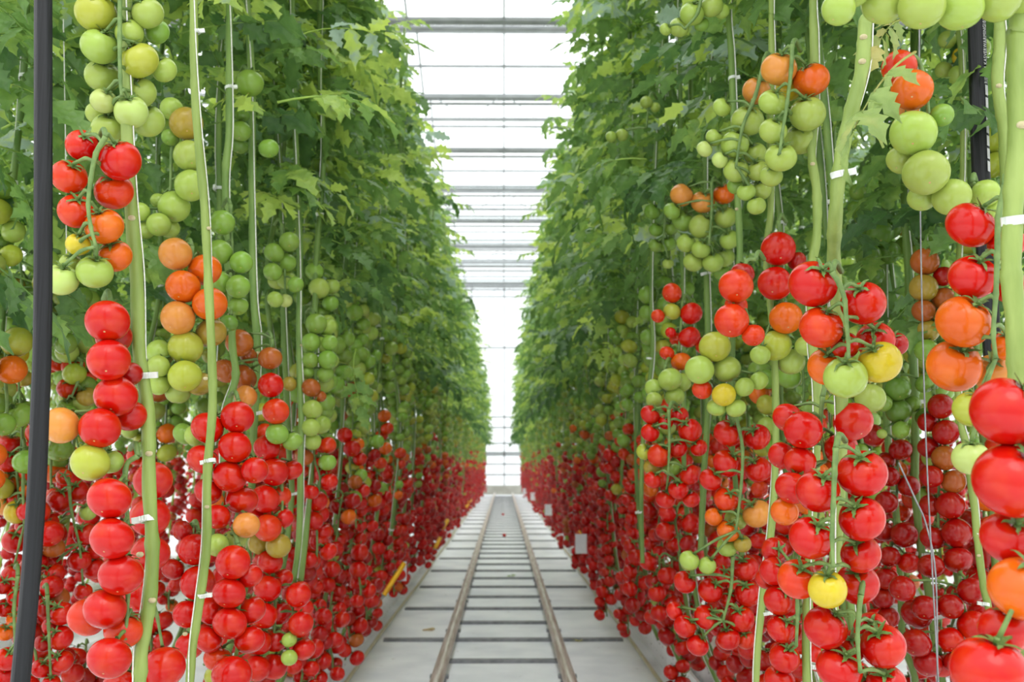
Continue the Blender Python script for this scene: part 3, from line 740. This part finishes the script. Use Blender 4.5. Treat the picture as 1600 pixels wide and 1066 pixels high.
place = []    # (size key, row, vine ordinal, tier, matrix, template, colours)
vines = []
def row(name, side, X, Y0, Y1, dY, tiers, kind, dens=1.0, xj=.04):
    y = Y0; i = 0
    while y < Y1:
        r = random.Random(hash((kind, i)) & 0xffff if False else (sum(map(ord, kind)) * 131 + i))
        x = side * (X + r.uniform(-xj, xj)); yy = y + r.uniform(-.04, .04)
        vines.append((name, side, x, yy, i, kind))
        for t, z in enumerate(tiers):
            if r.random() > dens: continue
            zz = z + r.uniform(-.04, .04)
            k = r.randrange(len(TT))
            ang = (PI if side > 0 else 0) + r.uniform(-1.1, 1.1)
            m = Matrix.Translation((x - side * r.uniform(0, .05), yy + r.choice([-1, 1]) * r.uniform(.03, .1), zz)) @ Euler((r.uniform(-.12, .12), r.uniform(-.12, .12), ang)).to_matrix().to_4x4() @ Matrix.Scale(r.uniform(.92, 1.1), 4)
            # a truss ripens from its root to its tip
            cols = []
            for j in range(len(TT[k][0])): cols.append(ripeness(zz - .026 * j * .25 + (.012 * j if zz > .8 else 0), r, yy > 8))
            place.append((yy, name, i, t, m, k, cols, z))
        y += dY * r.uniform(.9, 1.1); i += 1
tiers = [.40, .57, .75, .93, 1.11, 1.28, 1.44]
row('left row', -1, .57, 2.75, 27.6, .25, tiers, 'faceL', .93)
row('right row', 1, .56, 3.1, 27.6, .25, tiers, 'faceR', .93)
row('inner left row', -1, .70, 2.5, 9, .34, tiers[:5], 'innerL', .8)
row('inner right row', 1, .70, 1.95, 9, .3, tiers[:5], 'innerR', .8)
row('second left row', -1, 1.1, 1.6, 8, .28, tiers, 'backL', .85)
row('second right row', 1, 1.1, 1.6, 8, .28, tiers, 'backR', .85)
row('next left crop', -1, 2.15, 3.0, 12.5, .36, tiers, 'outL', .9)
row('back of the next left crop', -1, 2.65, 3.6, 10, .42, tiers, 'outL2', .9)
row('back of the next right crop', 1, 2.65, 3.6, 10, .42, tiers, 'outR2', .9)
row('third left crop', -1, 3.75, 4.6, 17, .46, tiers, 'out3L', .9)
row('third right crop', 1, 3.75, 4.6, 17, .46, tiers, 'out3R', .9)
row('next right crop', 1, 2.15, 3.0, 12.5, .36, tiers, 'outR', .9)

def visible(p):
    v = CR.transposed() @ (p - CAM)
    if v.z > -.2: return False
    x = v.x / -v.z * F; y = v.y / -v.z * F
    return abs(x) < 830 and abs(y) < 570
place = [q for q in place if visible(q[4].translation) or q[0] > 1.5 and abs(q[4].translation.x) < 1.5]
# nearest in view first become things of their own
pri = {'left row': 1, 'right row': 1, 'inner left row': 1.35, 'inner right row': 1.1, 'second left row': 1.35, 'second right row': 1.5, 'next left crop': 9, 'next right crop': 9, 'back of the next left crop': 12, 'back of the next right crop': 12, 'third left crop': 15, 'third right crop': 15}
place.sort(key=lambda q: q[0] * pri[q[1]] + (0 if visible(q[4].translation) else 100))
N_IND = 300 - len(H)
OFFS = {'left row': 6, 'right row': 12}
TIERW = ['lowest', 'second up', 'third up', 'fourth up', 'fifth up', 'sixth up', 'topmost']
def mix_words(cols):
    g = {'R': 'red', 'D': 'red', 'S': 'orange', 'O': 'orange', 'B': 'orange', 'L': 'green', 'E': 'green', 'G': 'green', 'F': 'green', 'Y': 'green'}
    s = []
    for c in cols:
        if g[c] not in s: s.append(g[c])
    n = {k: sum(g[c] == k for c in cols) for k in s}
    s.sort(key=lambda k: -n[k])
    if len(s) == 1: return 'all %s' % s[0]
    return ('mostly %s, some %s' % (s[0], s[1])) if n[s[0]] >= 5 else '%s and %s' % (s[0], s[1])
for (yy, name, i, t, m, k, cols, z) in place[:N_IND]:
    root = empty('tomato_truss', m.translation, '%s truss, %s on the %s vine, %s' % (mix_words(cols), TIERW[t], ORD[i + OFFS.get(name, 0)], name), 'tomato truss',
                 'trusses hanging along the ' + name)
    root.matrix_world = m
    link('truss_stalk', TT_STEM[k], root)
    rr = random.Random(i * 31 + t)
    for j, (p, R, ax) in enumerate(TT[k][0]):
        link('tomato', MID_T[(j + t) % 5], root, axis_mat(p, ax, R, rr.uniform(0, 6)), jit(C[cols[j]], rr, .1))
# everything further off: one mass
VV = []; FF = []; CC = []; off = 0
rr = random.Random(5); fs = {}
for (yy, name, i, t, m, k, cols, z) in place[N_IND:]:
    lowk = 'a' if yy < 7 else 'b'
    V0, F0 = LOW[lowk]
    for j, (p, R, ax) in enumerate(TT[k][0]):
        A = np.array(m @ axis_mat(p, ax, R, 0))
        V = V0 @ A[:3, :3].T + A[:3, 3]
        VV.append(V); FF.extend([tuple(q + off for q in f) for f in F0]); off += len(V)
        c = jit(C[cols[j]], rr, .12); CC.append(np.tile(np.array(c), (len(V), 1)))
me = bpy.data.meshes.new('distant_tomatoes_mesh'); me.from_pydata(np.concatenate(VV).tolist(), [], FF)
me.materials.append(M['tomato_far']); me.polygons.foreach_set('use_smooth', [True] * len(FF))
a = me.color_attributes.new('Col', 'FLOAT_COLOR', 'POINT'); a.data.foreach_set('color', np.concatenate(CC).astype(np.float32).ravel())
o = link('distant_tomatoes', me); tag(o, 'mass of distant red and green tomatoes lining both rows towards the far end', 'tomatoes', None, 'stuff')

# ---------------------------------------------------------------- plants of the rows
def stem_mesh(seed, thin=1):
    r = random.Random(seed); pts = [Vector((r.uniform(-.02, .02), r.uniform(-.05, .05), .1 + 2.9 * i / 9)) for i in range(10)]
    pts[0] = Vector((-.14, .0, .12)); pts[1] = Vector((-.04, r.uniform(-.05, .05), .36))
    mb = MB(); path = smooth_path(pts, 4)
    tube(mb, path, [.0075 * thin * (1 + (.15 if i % 5 == 2 else 0)) for i in range(len(path))], 8)
    tw = MB(); tube(tw, [p + Vector((math.cos(i * .5) * .009, math.sin(i * .5) * .009, 0)) for i, p in enumerate(path)], .0012, 4)
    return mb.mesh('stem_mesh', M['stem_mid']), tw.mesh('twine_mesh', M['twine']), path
N_HERO_VINES = sum(o.name.startswith('tomato_plant') for o in bpy.data.objects)
STEMS = [stem_mesh(s) for s in range(6)]
far_lab = {'left row': 'leafy tomato vine far down the left side of the aisle', 'right row': 'leafy tomato vine far down the right side of the aisle'}
_np = lambda v: v[3] * pri[v[0]] * (1.15 if v[5].startswith('inner') else 1)
vines.sort(key=_np)
far_mb = MB()
for vn, (name, side, x, y, i, kind) in enumerate(vines):
    r = random.Random(i * 7 + len(name))
    k_ = i + OFFS.get(name, 0); near = k_ < 30
    back = not kind.startswith('face')
    up = (max(0, (3.8 - y)) * .1 if side > 0 else 0) if not back else 0
    zs = 1 if back else (.97 if side < 0 else 1.12)
    FM = Matrix.Translation(((-.05 if side < 0 else .01) + r.uniform(-.06, .08), 0, up + r.uniform(-.05, .05) - 1.4 * (zs - 1))) @ Euler((0, 0, r.uniform(-.25, .25))).to_matrix().to_4x4() @ Matrix.Diagonal((1, r.choice([-1, 1]), zs, 1))
    if vn >= 300 - N_HERO_VINES:
        # one mass for the farthest plants
        A = Matrix.Translation((x, y, 0)) @ (Matrix.Rotation(PI, 4, 'Z') if side > 0 else Matrix.Identity(4))
        path = STEMS[r.randrange(6)][2]
        tube(far_mb, [A @ p for p in path[::4]], .0075, 5, col=.7)
        if not kind.startswith('inner'):
            f = FOL_F[r.randrange(5)]; B_ = np.array(A @ FM)
            far_mb.add(np.array(f.v) @ B_[:3, :3].T + B_[:3, 3], f.f, np.array(f.c))
        continue
    if near: lab = 'tall tomato vine with a leafy crown, %s along the %s' % (ORD[k_], name)
    else: lab = far_lab.get(name, 'leafy tomato vine far along the ' + name)
    root = empty('tomato_plant', (x, y, 0), lab, 'tomato plant', 'tomato vines of the ' + name if near else 'distant tomato vines of the ' + name)
    if side > 0: root.rotation_euler.z = PI
    sm, tm, path = STEMS[r.randrange(6)]
    sx = r.choice([.03, .03, -.03])
    link('stem', sm, root, Matrix.Translation((sx, 0, 0)))
    if y < 9:
        link('twine', tm, root, Matrix.Translation((sx, 0, 0)))
        for _ in range(2):
            p = path[r.randrange(6, 24)]
            link('vine_clip', CLIP_MESH[r.choice([-1, 1])], root, Matrix.Translation(p + Vector((sx, 0, 0))) @ Euler((r.uniform(-.2, .2), r.uniform(-.2, .2), -PI / 2 + (r.uniform(-.5, .5)))).to_matrix().to_4x4() @ Matrix.Scale(.95, 4))
    if kind.startswith('inner'): continue
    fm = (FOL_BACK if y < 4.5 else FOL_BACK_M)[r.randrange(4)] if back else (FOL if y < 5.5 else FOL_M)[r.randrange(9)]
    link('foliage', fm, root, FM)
o = link('distant_vines', far_mb.mesh('distant_vines_mesh', M['leaf'], attr=True)); tag(o, 'mass of distant leafy vines merging at the far ends of the rows', 'vines', None, 'stuff')

# single leaves standing out near the viewer
def near_leaf(px, py, Y, azim, pitch, roll, sc, lab, mat='leaf', k=0):
    mb = MB(); place_leaf(mb, k, (0, 0, 0), azim, pitch, roll, sc)
    p, _ = P(px, py, Y); o = link('tomato_leaf', mb.mesh('leaf_mesh', M[mat], attr=True)); o.location = p
    tag(o, lab, 'leaf')
near_leaf(1432, 80, 1.3, 2.0, -.75, .2, .62, 'mottled drooping leaf beside the upper right orange tomato', 'leaf_dry', 3)
near_leaf(1400, 30, 1.4, 2.6, -.6, -.5, .35, 'pale mottled leaf above the stout vine fork at top right', 'leaf_dry', 5)
near_leaf(1488, 118, 1.85, 1.9, -.5, .2, .42, 'dark green leaf left of the printed black hose', 'leaf', 2)
near_leaf(560, 545, 2.95, PI, -1.2, .2, .6, 'dark drooping leaf hanging before small green tomatoes, left row', 'leaf', 7)
near_leaf(430, 160, 2.0, -1.0, .1, .3, .8, 'large bright leaf spreading right at upper left', 'leaf', 1)
near_leaf(470, 60, 2.3, -1.3, .2, -.3, .7, 'arching leaf near the top of the left foliage', 'leaf', 8)
near_leaf(1010, 250, 2.6, 1.4, 0, .2, .8, 'broad leaf reaching to the aisle from the right row', 'leaf', 6)

# ---------------------------------------------------------------- floor, rails, slabs, pipes
mb = MB(); box(mb, (0, 13, -.05), (14, 32, .1)); struct('floor', mb, M['floor'])
RX = .244
for s, w in ((-1, 'left'), (1, 'right')):
    root = empty('pipe_rail', (s * RX, .5, 0), 'long worn steel pipe rail on the %s side of the aisle track' % w, 'rail')
    mb = MB(); tube(mb, [Vector((0, t * 1.35, .062)) for t in range(21)], .0255, 16)
    link('pipe', mb.mesh('rail_mesh', M['rail']), root)
    mb = MB()
    box(mb, (0, 0, .02), (.05, .05, .04)); box(mb, (0, 0, .045), (.07, .035, .012)); bm_ = mb.mesh('saddle_mesh', M['bracket'], smooth=False)
    k = 0; y = .76
    while y < 27:
        link('rail_saddle', bm_, root, Matrix.Translation((0, y - .5, .0)) @ Matrix.Translation((0, 0, .004))); y += 1.054
mbn = MB(); box(mbn, (0, 0, .006), (.56, .05, .012)); narrow = mbn.mesh('sleeper_mesh', M['sleeper'], smooth=False)
mbw = MB(); box(mbw, (0, 0, .006), (1.16, .05, .012)); wide = mbw.mesh('wide_sleeper_mesh', M['sleeper'], smooth=False)
y = .76; k = 0
while y < 27.3:
    o = link('sleeper', wide if k % 2 == 0 else narrow); o.location = (0, y, 0)
    tag(o, ('wide grey cross strip reaching past both rails' if k % 2 == 0 else 'short grey cross strip between the two rails') + ' on the white floor', 'sleeper', 'wide cross strips of the track' if k % 2 == 0 else 'short cross strips of the track')
    y += .527; k += 1
# growing slabs in their wraps, on a gutter
def slab_mesh(seed):
    r = random.Random(seed); import bmesh
    mb = MB(); ny = 14; prof = [(-.1, .0), (-.105, .03), (-.1, .062), (-.075, .08), (0, .084), (.075, .08), (.1, .062), (.105, .03), (.1, 0)]
    V = []; Fc = []
    for j in range(ny + 1):
        yy = -.49 + .98 * j / ny; e = 1 - .28 * (abs(yy) > .47) 
        for (a, b) in prof: V.append((a * e + r.uniform(-.003, .003), yy, b * e + (r.uniform(-.003, .003) if b else 0)))
    n = len(prof)
    for j in range(ny):
        for k in range(n - 1): Fc.append((j * n + k, j * n + k + 1, (j + 1) * n + k + 1, (j + 1) * n + k))
    Fc.append(tuple(range(n))); Fc.append(tuple(range(ny * n, ny * n + n))[::-1])
    mb.add(V, Fc); return mb.mesh('slab_mesh', M['slab'])
SLABS = [slab_mesh(s) for s in range(3)]
def cube_mesh():
    mb = MB(); box(mb, (0, 0, .035), (.1, .1, .07), bev=.008); return mb.mesh('block_mesh', M['slab'], smooth=False)
BLOCK = cube_mesh()
for side, w in ((-1, 'left'), (1, 'right')):
    for X, nm, y0, y1 in ((.8, '%s row' % w, 1.0, 27), (2.4, 'next %s crop' % w, 3.0, 11)):
        mb = MB(); L = y1 - y0 + .6
        tw = .26
        for (cx, cz, dx, dz) in ((0, .0425, tw, .085), (-tw / 2, .095, .012, .03), (tw / 2, .095, .012, .03)): box(mb, (0 + cx, 0, cz), (dx, L, dz))
        g = link('growing_gutter', mb.mesh('gutter_mesh', M['slab'], smooth=False)); g.location = (side * X, (y0 + y1) / 2, 0)
        tag(g, 'long white growing gutter under the vines of the ' + nm, 'gutter')
        y = y0; i = 0
        while y < y1:
            near = i < 7
            s_ = link('growing_slab', SLABS[i % 3]); s_.location = (side * X, y, .086)
            lab = 'white printed growing slab, %s from the camera under the %s' % (ORD[i], nm) if near else 'white wrapped growing slab farther along under the ' + nm
            tag(s_, lab, 'growing slab', 'growing slabs under the ' + nm if near else 'farther growing slabs under the ' + nm)
            y += 1.0; i += 1
    # pipes along the row
    for X, z, r_, lab, mt in ((1.15, .33, .026, 'white heating pipe running low behind the first vines of the %s row', 'pipe'),):
        mb = MB(); tube(mb, [Vector((side * X, .5 + 3 * t, z)) for t in range(10)], r_, 14); o = link('heating_pipe', mb.mesh('pipe_mesh', M[mt]))
        tag(o, lab % w, 'pipe')
    mb = MB(); r = random.Random(3)
    tube(mb, smooth_path([Vector((side * (.61 + r.uniform(-.008, .008)), .8 + 1.2 * t, .012)) for t in range(22)], 3), .008, 7)
    o = link('drain_hose', mb.mesh('hose_mesh', simple('tan_hose', srgb(196, 186, 150), srgb(206, 200, 176), .5, 10))); tag(o, 'thin tan hose lying along the floor at the %s crop edge' % w, 'hose')
# drip lines: thin black loops by the slabs
for i, (x, y) in enumerate([(.72, 3.7), (.7, 4.5), (-.72, 3.8), (-.72, 4.8), (.74, 3.2)]):
    r = random.Random(i); mb = MB()
    pts = [Vector((0, 0, .17)), Vector((r.uniform(-.05, .05), .04, .3)), Vector((r.uniform(-.08, .08), .1, .36)), Vector((.03, .16, .26)), Vector((0.0, .2, .175))]
    tube(mb, smooth_path(pts, 6), .003, 6); o = link('drip_tube', mb.mesh('drip_mesh', M['blacktube'])); o.location = (x, y, 0)
    tag(o, 'thin black drip tube looping over a slab on the %s side, %s from the camera' % ('right' if x > 0 else 'left', {3.7: 'second', 4.5: 'third', 3.8: 'first', 4.8: 'second', 3.2: 'first'}[y]), 'drip tube')

# ---------------------------------------------------------------- hoses near the viewer
def ribbed(mb, path, w, d):
    """soft flat hose: wide oval with ribs"""
    n = len(path); V = []; Fc = []; m = 28
    for p in path:
        for k in range(m):
            a = 2 * PI * k / m; rr = 1 + (.07 if k % 4 == 0 else 0)
            V.append(p + Vector((math.cos(a) * w / 2 * rr, math.sin(a) * d / 2 * rr, 0)))
    for i in range(n - 1):
        for k in range(m): Fc.append((i * m + k, i * m + (k + 1) % m, (i + 1) * m + (k + 1) % m, (i + 1) * m + k))
    mb.add(V, Fc)
YH = 1.15
W = [P(x, y, YH) for x, y in ((68, -40), (68, 150), (68, 350), (67, 520), (63, 640), (57, 780), (47, 920), (38, 1010), (30, 1090), (16, 1250), (4, 1500), (0, 1800), (0, 1980))]
mb = MB(); ribbed(mb, smooth_path([w[0] for w in W], 6), 26 * W[0][1], .018)
base = W[0][0]; o = link('heating_hose', mb.mesh('hose_mesh', M['black'])); tag(o, 'plain black ribbed rubber hose hanging down the left edge, bending near its foot', 'hose')
YR = 1.7
A, ma = P(1524, -60, YR); B, _ = P(1535, 310, YR); B2, _ = P(1552, 560, YR)
root = empty('heating_hose', A, 'black hose with white lettering and dashes hanging at the upper right', 'hose')
wR = 27 * ma; mb = MB(); ribbed(mb, [p - A for p in smooth_path([A, (A + B) / 2 + Vector((-.001, 0, 0)), B, B2], 6)], wR, .02)
link('hose_body', mb.mesh('hose_mesh', M['black']), root)
def hose_pt(t): return A + (B - A) * t
dirv = (B - A).normalized()
# frame for print: text runs up the hose
X_ = -dirv; N_ = Vector((.1, -1, 0)); N_ = (N_ - X_ * N_.dot(X_)).normalized(); Y_ = N_.cross(X_)
Rt = Matrix((X_, Y_, N_)).transposed()
def text(s, py, size, name='lettering'):
    fc = bpy.data.curves.new(name, 'FONT'); fc.body = s; fc.size = size; fc.align_x = 'LEFT'; fc.align_y = 'CENTER'; fc.materials.append(M['print']); fc.extrude = .0002
    fc.space_character = 1.12
    tmp = bpy.data.objects.new('tmp', fc); me = bpy.data.meshes.new_from_object(tmp); bpy.data.objects.remove(tmp)
    o = bpy.data.objects.new(name, me); COL.objects.link(o); o.parent = root
    tt = (py + 60) / 370
    p = hose_pt(tt) + Vector((wR * .24, -.0112, 0))
    o.matrix_local = Matrix.Translation(p - A) @ Rt.to_4x4()
text('RIEDAM KASVERWARMING', 137, .0082)
text('10X (', 46, .0082)
mb = MB(); y = 148
while y < 268:
    p = hose_pt((y + 60) / 370) + Vector((wR * .25, -.0112, 0)) - A
    h_ = 8 * ma; w_ = 2 * ma
    V = [p + X_ * (-h_) + Y_ * (-w_), p + X_ * (h_) + Y_ * (-w_) , p + X_ * (h_ + .002) + Y_ * w_, p + X_ * (-h_ + .002) + Y_ * w_]
    mb.add(V, [(0, 1, 2, 3)]); y += 19.5
link('printed_dashes', mb.mesh('dash_mesh', M['print'], smooth=False), root)

# hanging wires on the right
def wire(pts, Y, r, lab, mat='wire'):
    mb = MB(); tube(mb, smooth_path([P(x, y, Y)[0] for x, y in pts], 5), r, 6); o = link('support_wire', mb.mesh('wire_mesh', M[mat])); tag(o, lab, 'wire')
wire([(1436, -60), (1438, 330), (1445, 640), (1455, 860), (1466, 1060), (1470, 1100)], 1.65, .0014, 'thin grey support wire hanging in front of dull orange tomatoes')
wire([(1404, 723), (1430, 780), (1447, 820), (1462, 900), (1465, 1070)], 1.7, .0016, 'short slanting grey wire joining the long hanging wire')
wire([(99, 30), (102, 200), (104, 420)], 2.0, .0012, 'thin pale string right of the plain black hose', 'twine')
# marker cards
def card(px, py, Y, w, h, lab, cat='card'):
    p, m = P(px, py, Y); mb = MB(); 
    ny = 6; V = []; Fc = []
    for i in range(ny + 1):
        t = i / ny; yb = .006 * math.sin(t * 3)
        V += [(-w * m / 2, yb, -h * m * t), (w * m / 2, yb + .003, -h * m * t)]
        if i: b = 2 * i; Fc.append((b - 2, b - 1, b + 1, b))
    mb.add(V, Fc); root = empty('marker_card', p + Vector((0, 0, h * m / 2)), lab, cat, )
    link('card', mb.mesh('card_mesh', M['card']), root)
    return root, m
r1, m = card(908, 850, 5.6, 18, 30, 'white card on yellow clip, nearest on the right row edge')
mb = MB(); tube(mb, [Vector((-.012, 0, .02)), Vector((0, 0, .0))], .004, 6); link('yellow_clip', mb.mesh('clip_mesh', M['yellow']), r1)
card(857, 797, 9.5, 11, 17, 'small white card, second along the right row'); card(833, 776, 15, 8, 12, 'tiny white card, third along the right row'); card(820, 768, 21, 6, 9, 'tiniest white card, deepest along the right row')
card(627, 893, 4.7, 16, 30, 'white card behind the nearest yellow strip, left row')
def strip(a, b, Y1, Y2, r, lab):
    p, _ = P(a[0], a[1], Y1); q, _ = P(b[0], b[1], Y2); mb = MB(); d = q - p
    tube(mb, [Vector((0, 0, 0)), d * .5, d], r, 4, flat=2.2); o = link('yellow_strip', mb.mesh('strip_mesh', M['yellow'])); o.location = p; tag(o, lab, 'marker strip')
strip((600, 930), (632, 880), 4.2, 4.3, .0045, 'slanted yellow strip at the aisle edge of left row, nearest of its kind')
strip((680, 857), (688, 840), 7.0, 7.1, .006, 'small yellow strip, second along the left row edge')
strip((692, 826), (700, 812), 8.2, 8.3, .007, 'small yellow strip, third along the left row edge')
strip((728, 793), (736, 780), 13.5, 13.7, .009, 'tiny yellow strip, deepest along the left row edge')
# fallen bits
def bit(px, py, Y0, kind):
    d = CR @ Vector(((px - 800) / F, (533 - py) / F, -1)); s = (.012 - CAM.z) / d.z; p = CAM + d * s
    if kind == 'tom':
        o = link('fallen_tomato', HERO_T[0], None, axis_mat(p + Vector((0, 0, .012)), Vector((.3, .2, 1)), .022, 0), C['R'])
        tag(o, 'small red tomato fallen on the %s' % Y0, 'tomato')
    else:
        mb = MB(); V, Fc = leaflet(.07, .028, None, .2, .3); mb.add(V, Fc, .6 if kind == 'g' else .95)
        o = link('fallen_leaf', mb.mesh('leaf_mesh', M['leaf'] if kind == 'g' else M['leaf_dry'], attr=True)); o.location = p - Vector((0, 0, .006)); o.rotation_euler = (.05, .1, px)
        tag(o, Y0, 'leaf')
bit(786, 805, 'strips far down the track', 'tom')
bit(788, 838, 'track a little nearer the camera', 'tom'); bit(806, 898, 'green leaf scrap lying between the rails', 'g'); bit(680, 982, 'curled tan leaf on the floor left of the rails', 't')
bit(905, 1000, 'tan leaf scrap right of the right rail', 't'); bit(1000, 960, 'tan leaf scrap by the right hose', 't')

# ---------------------------------------------------------------- greenhouse shell
H0 = 5.95; step = 2.4; nb = 12; Yend = 28.6
ga = MB()
for i in range(-1, nb):
    y = 1.4 + step * i
    mb = MB(); box(mb, (0, y, H0), (14, .12, .045)); box(mb, (0, y, H0 - .1), (14, .035, .03)); struct('trim_%d' % (i + 2), mb, M['beam'])
    mb = MB(); box(mb, (0, y + step / 2, H0 + .42), (14, .04, .04))
    box(mb, (0, y + step * .25, H0 + .2), (14, .03, .03)); box(mb, (0, y + step * .75, H0 + .2), (14, .03, .03))
    for q in range(-6, 7):
        for s in (-1, 1):
            ang = math.atan2(.42, step / 2) * s
            box(mb, (q * 1.12, y + step / 2 - s * step / 4, H0 + .21), (.022, step / 2 / math.cos(ang), .03), Matrix.Rotation(ang, 3, 'X'))
    struct('trim_%d' % (i + 30), mb, M['frame'])
    ga.add([(-7, y, H0 + .02), (7, y, H0 + .02), (7, y + step / 2, H0 + .43), (-7, y + step / 2, H0 + .43), (7, y + step, H0 + .02), (-7, y + step, H0 + .02)], [(0, 1, 2, 3), (3, 2, 4, 5)])
struct('window_1', ga, M['glass'])
for i in range(6):   # lattice cross girders
    y = 1.4 + step * (2 * i + 1) - .35
    mb = MB(); box(mb, (0, y, H0 - .45), (14, .04, .04)); box(mb, (0, y, H0 - .12), (14, .04, .04))
    for q in range(-14, 14): box(mb, (q * .5 + .25, y, H0 - .285), (.012, .012, .41), Matrix.Rotation((1 if q % 2 else -1) * .9, 3, 'Y'))
    struct('trim_%d' % (i + 60), mb, M['frame'])
# end wall
mb = MB(); box(mb, (0, Yend, .13), (14, .15, .26)); struct('wall_back', mb, M['base'])
mb = MB()
for z in (.56, .86, 1.15, 1.45, 1.9, 2.2, 4.2, 5.9): box(mb, (0, Yend, z), (14, .05, .045 if z != 1.15 else .12))
for q in range(-7, 8): box(mb, (q * .95 + .02, Yend, 3.1), (.035, .05, 5.9))
struct('trim_80', mb, M['frame'])
mb = MB(); mb.add([(-7, Yend + .03, .2), (7, Yend + .03, .2), (7, Yend + .03, 6.3), (-7, Yend + .03, 6.3)], [(0, 1, 2, 3)]); struct('window_2', mb, M['glass'])
# thin high crop wires over the rows
for side, w in ((-1, 'left'), (1, 'right')):
    for X in (.62, 1.05):
        mb = MB(); tube(mb, [Vector((side * X, .5, 3.2)), Vector((side * X, 28, 3.2))], .003, 5); o = link('crop_wire', mb.mesh('wire_mesh', M['wire']))
        tag(o, 'overhead wire carrying the %s vines, %s the aisle' % (w, 'beside' if X < 1 else 'farther from'), 'wire')

# ---------------------------------------------------------------- light
w = bpy.data.worlds.new('overcast'); S.world = w; w.use_nodes = True; nt = w.node_tree; nt.nodes.clear()
out = nt.nodes.new('ShaderNodeOutputWorld'); bg = nt.nodes.new('ShaderNodeBackground')
bg.inputs['Color'].default_value = (.97, .99, 1, 1); bg.inputs['Strength'].default_value = 2.3
tc = nt.nodes.new('ShaderNodeTexCoord'); sp = nt.nodes.new('ShaderNodeSeparateXYZ'); nt.links.new(tc.outputs['Generated'], sp.inputs[0])
mr = nt.nodes.new('ShaderNodeMapRange'); mr.inputs['From Min'].default_value = -.05; mr.inputs['From Max'].default_value = .75
mr.inputs['To Min'].default_value = 1.55; mr.inputs['To Max'].default_value = 3.3
nt.links.new(sp.outputs[2], mr.inputs['Value']); nt.links.new(mr.outputs[0], bg.inputs['Strength'])
nt.links.new(bg.outputs[0], out.inputs[0])
sd = bpy.data.lights.new('soft_sun', 'SUN'); sd.energy = 1.0; sd.angle = .6; sd.color = (1, .97, .92)
so = bpy.data.objects.new('soft_sun', sd); COL.objects.link(so); so.rotation_euler = Euler((math.radians(38), math.radians(8), 0))
S.view_settings.view_transform = 'Standard'; S.view_settings.look = 'None'; S.view_settings.exposure = -0.22; S.view_settings.gamma = 1.0
cy = S.cycles; cy.max_bounces = 5; cy.diffuse_bounces = 3; cy.glossy_bounces = 2; cy.transmission_bounces = 4; cy.transparent_max_bounces = 6
cy.use_denoising = True; cy.sample_clamp_indirect = 6; cy.caustics_reflective = False; cy.caustics_refractive = False
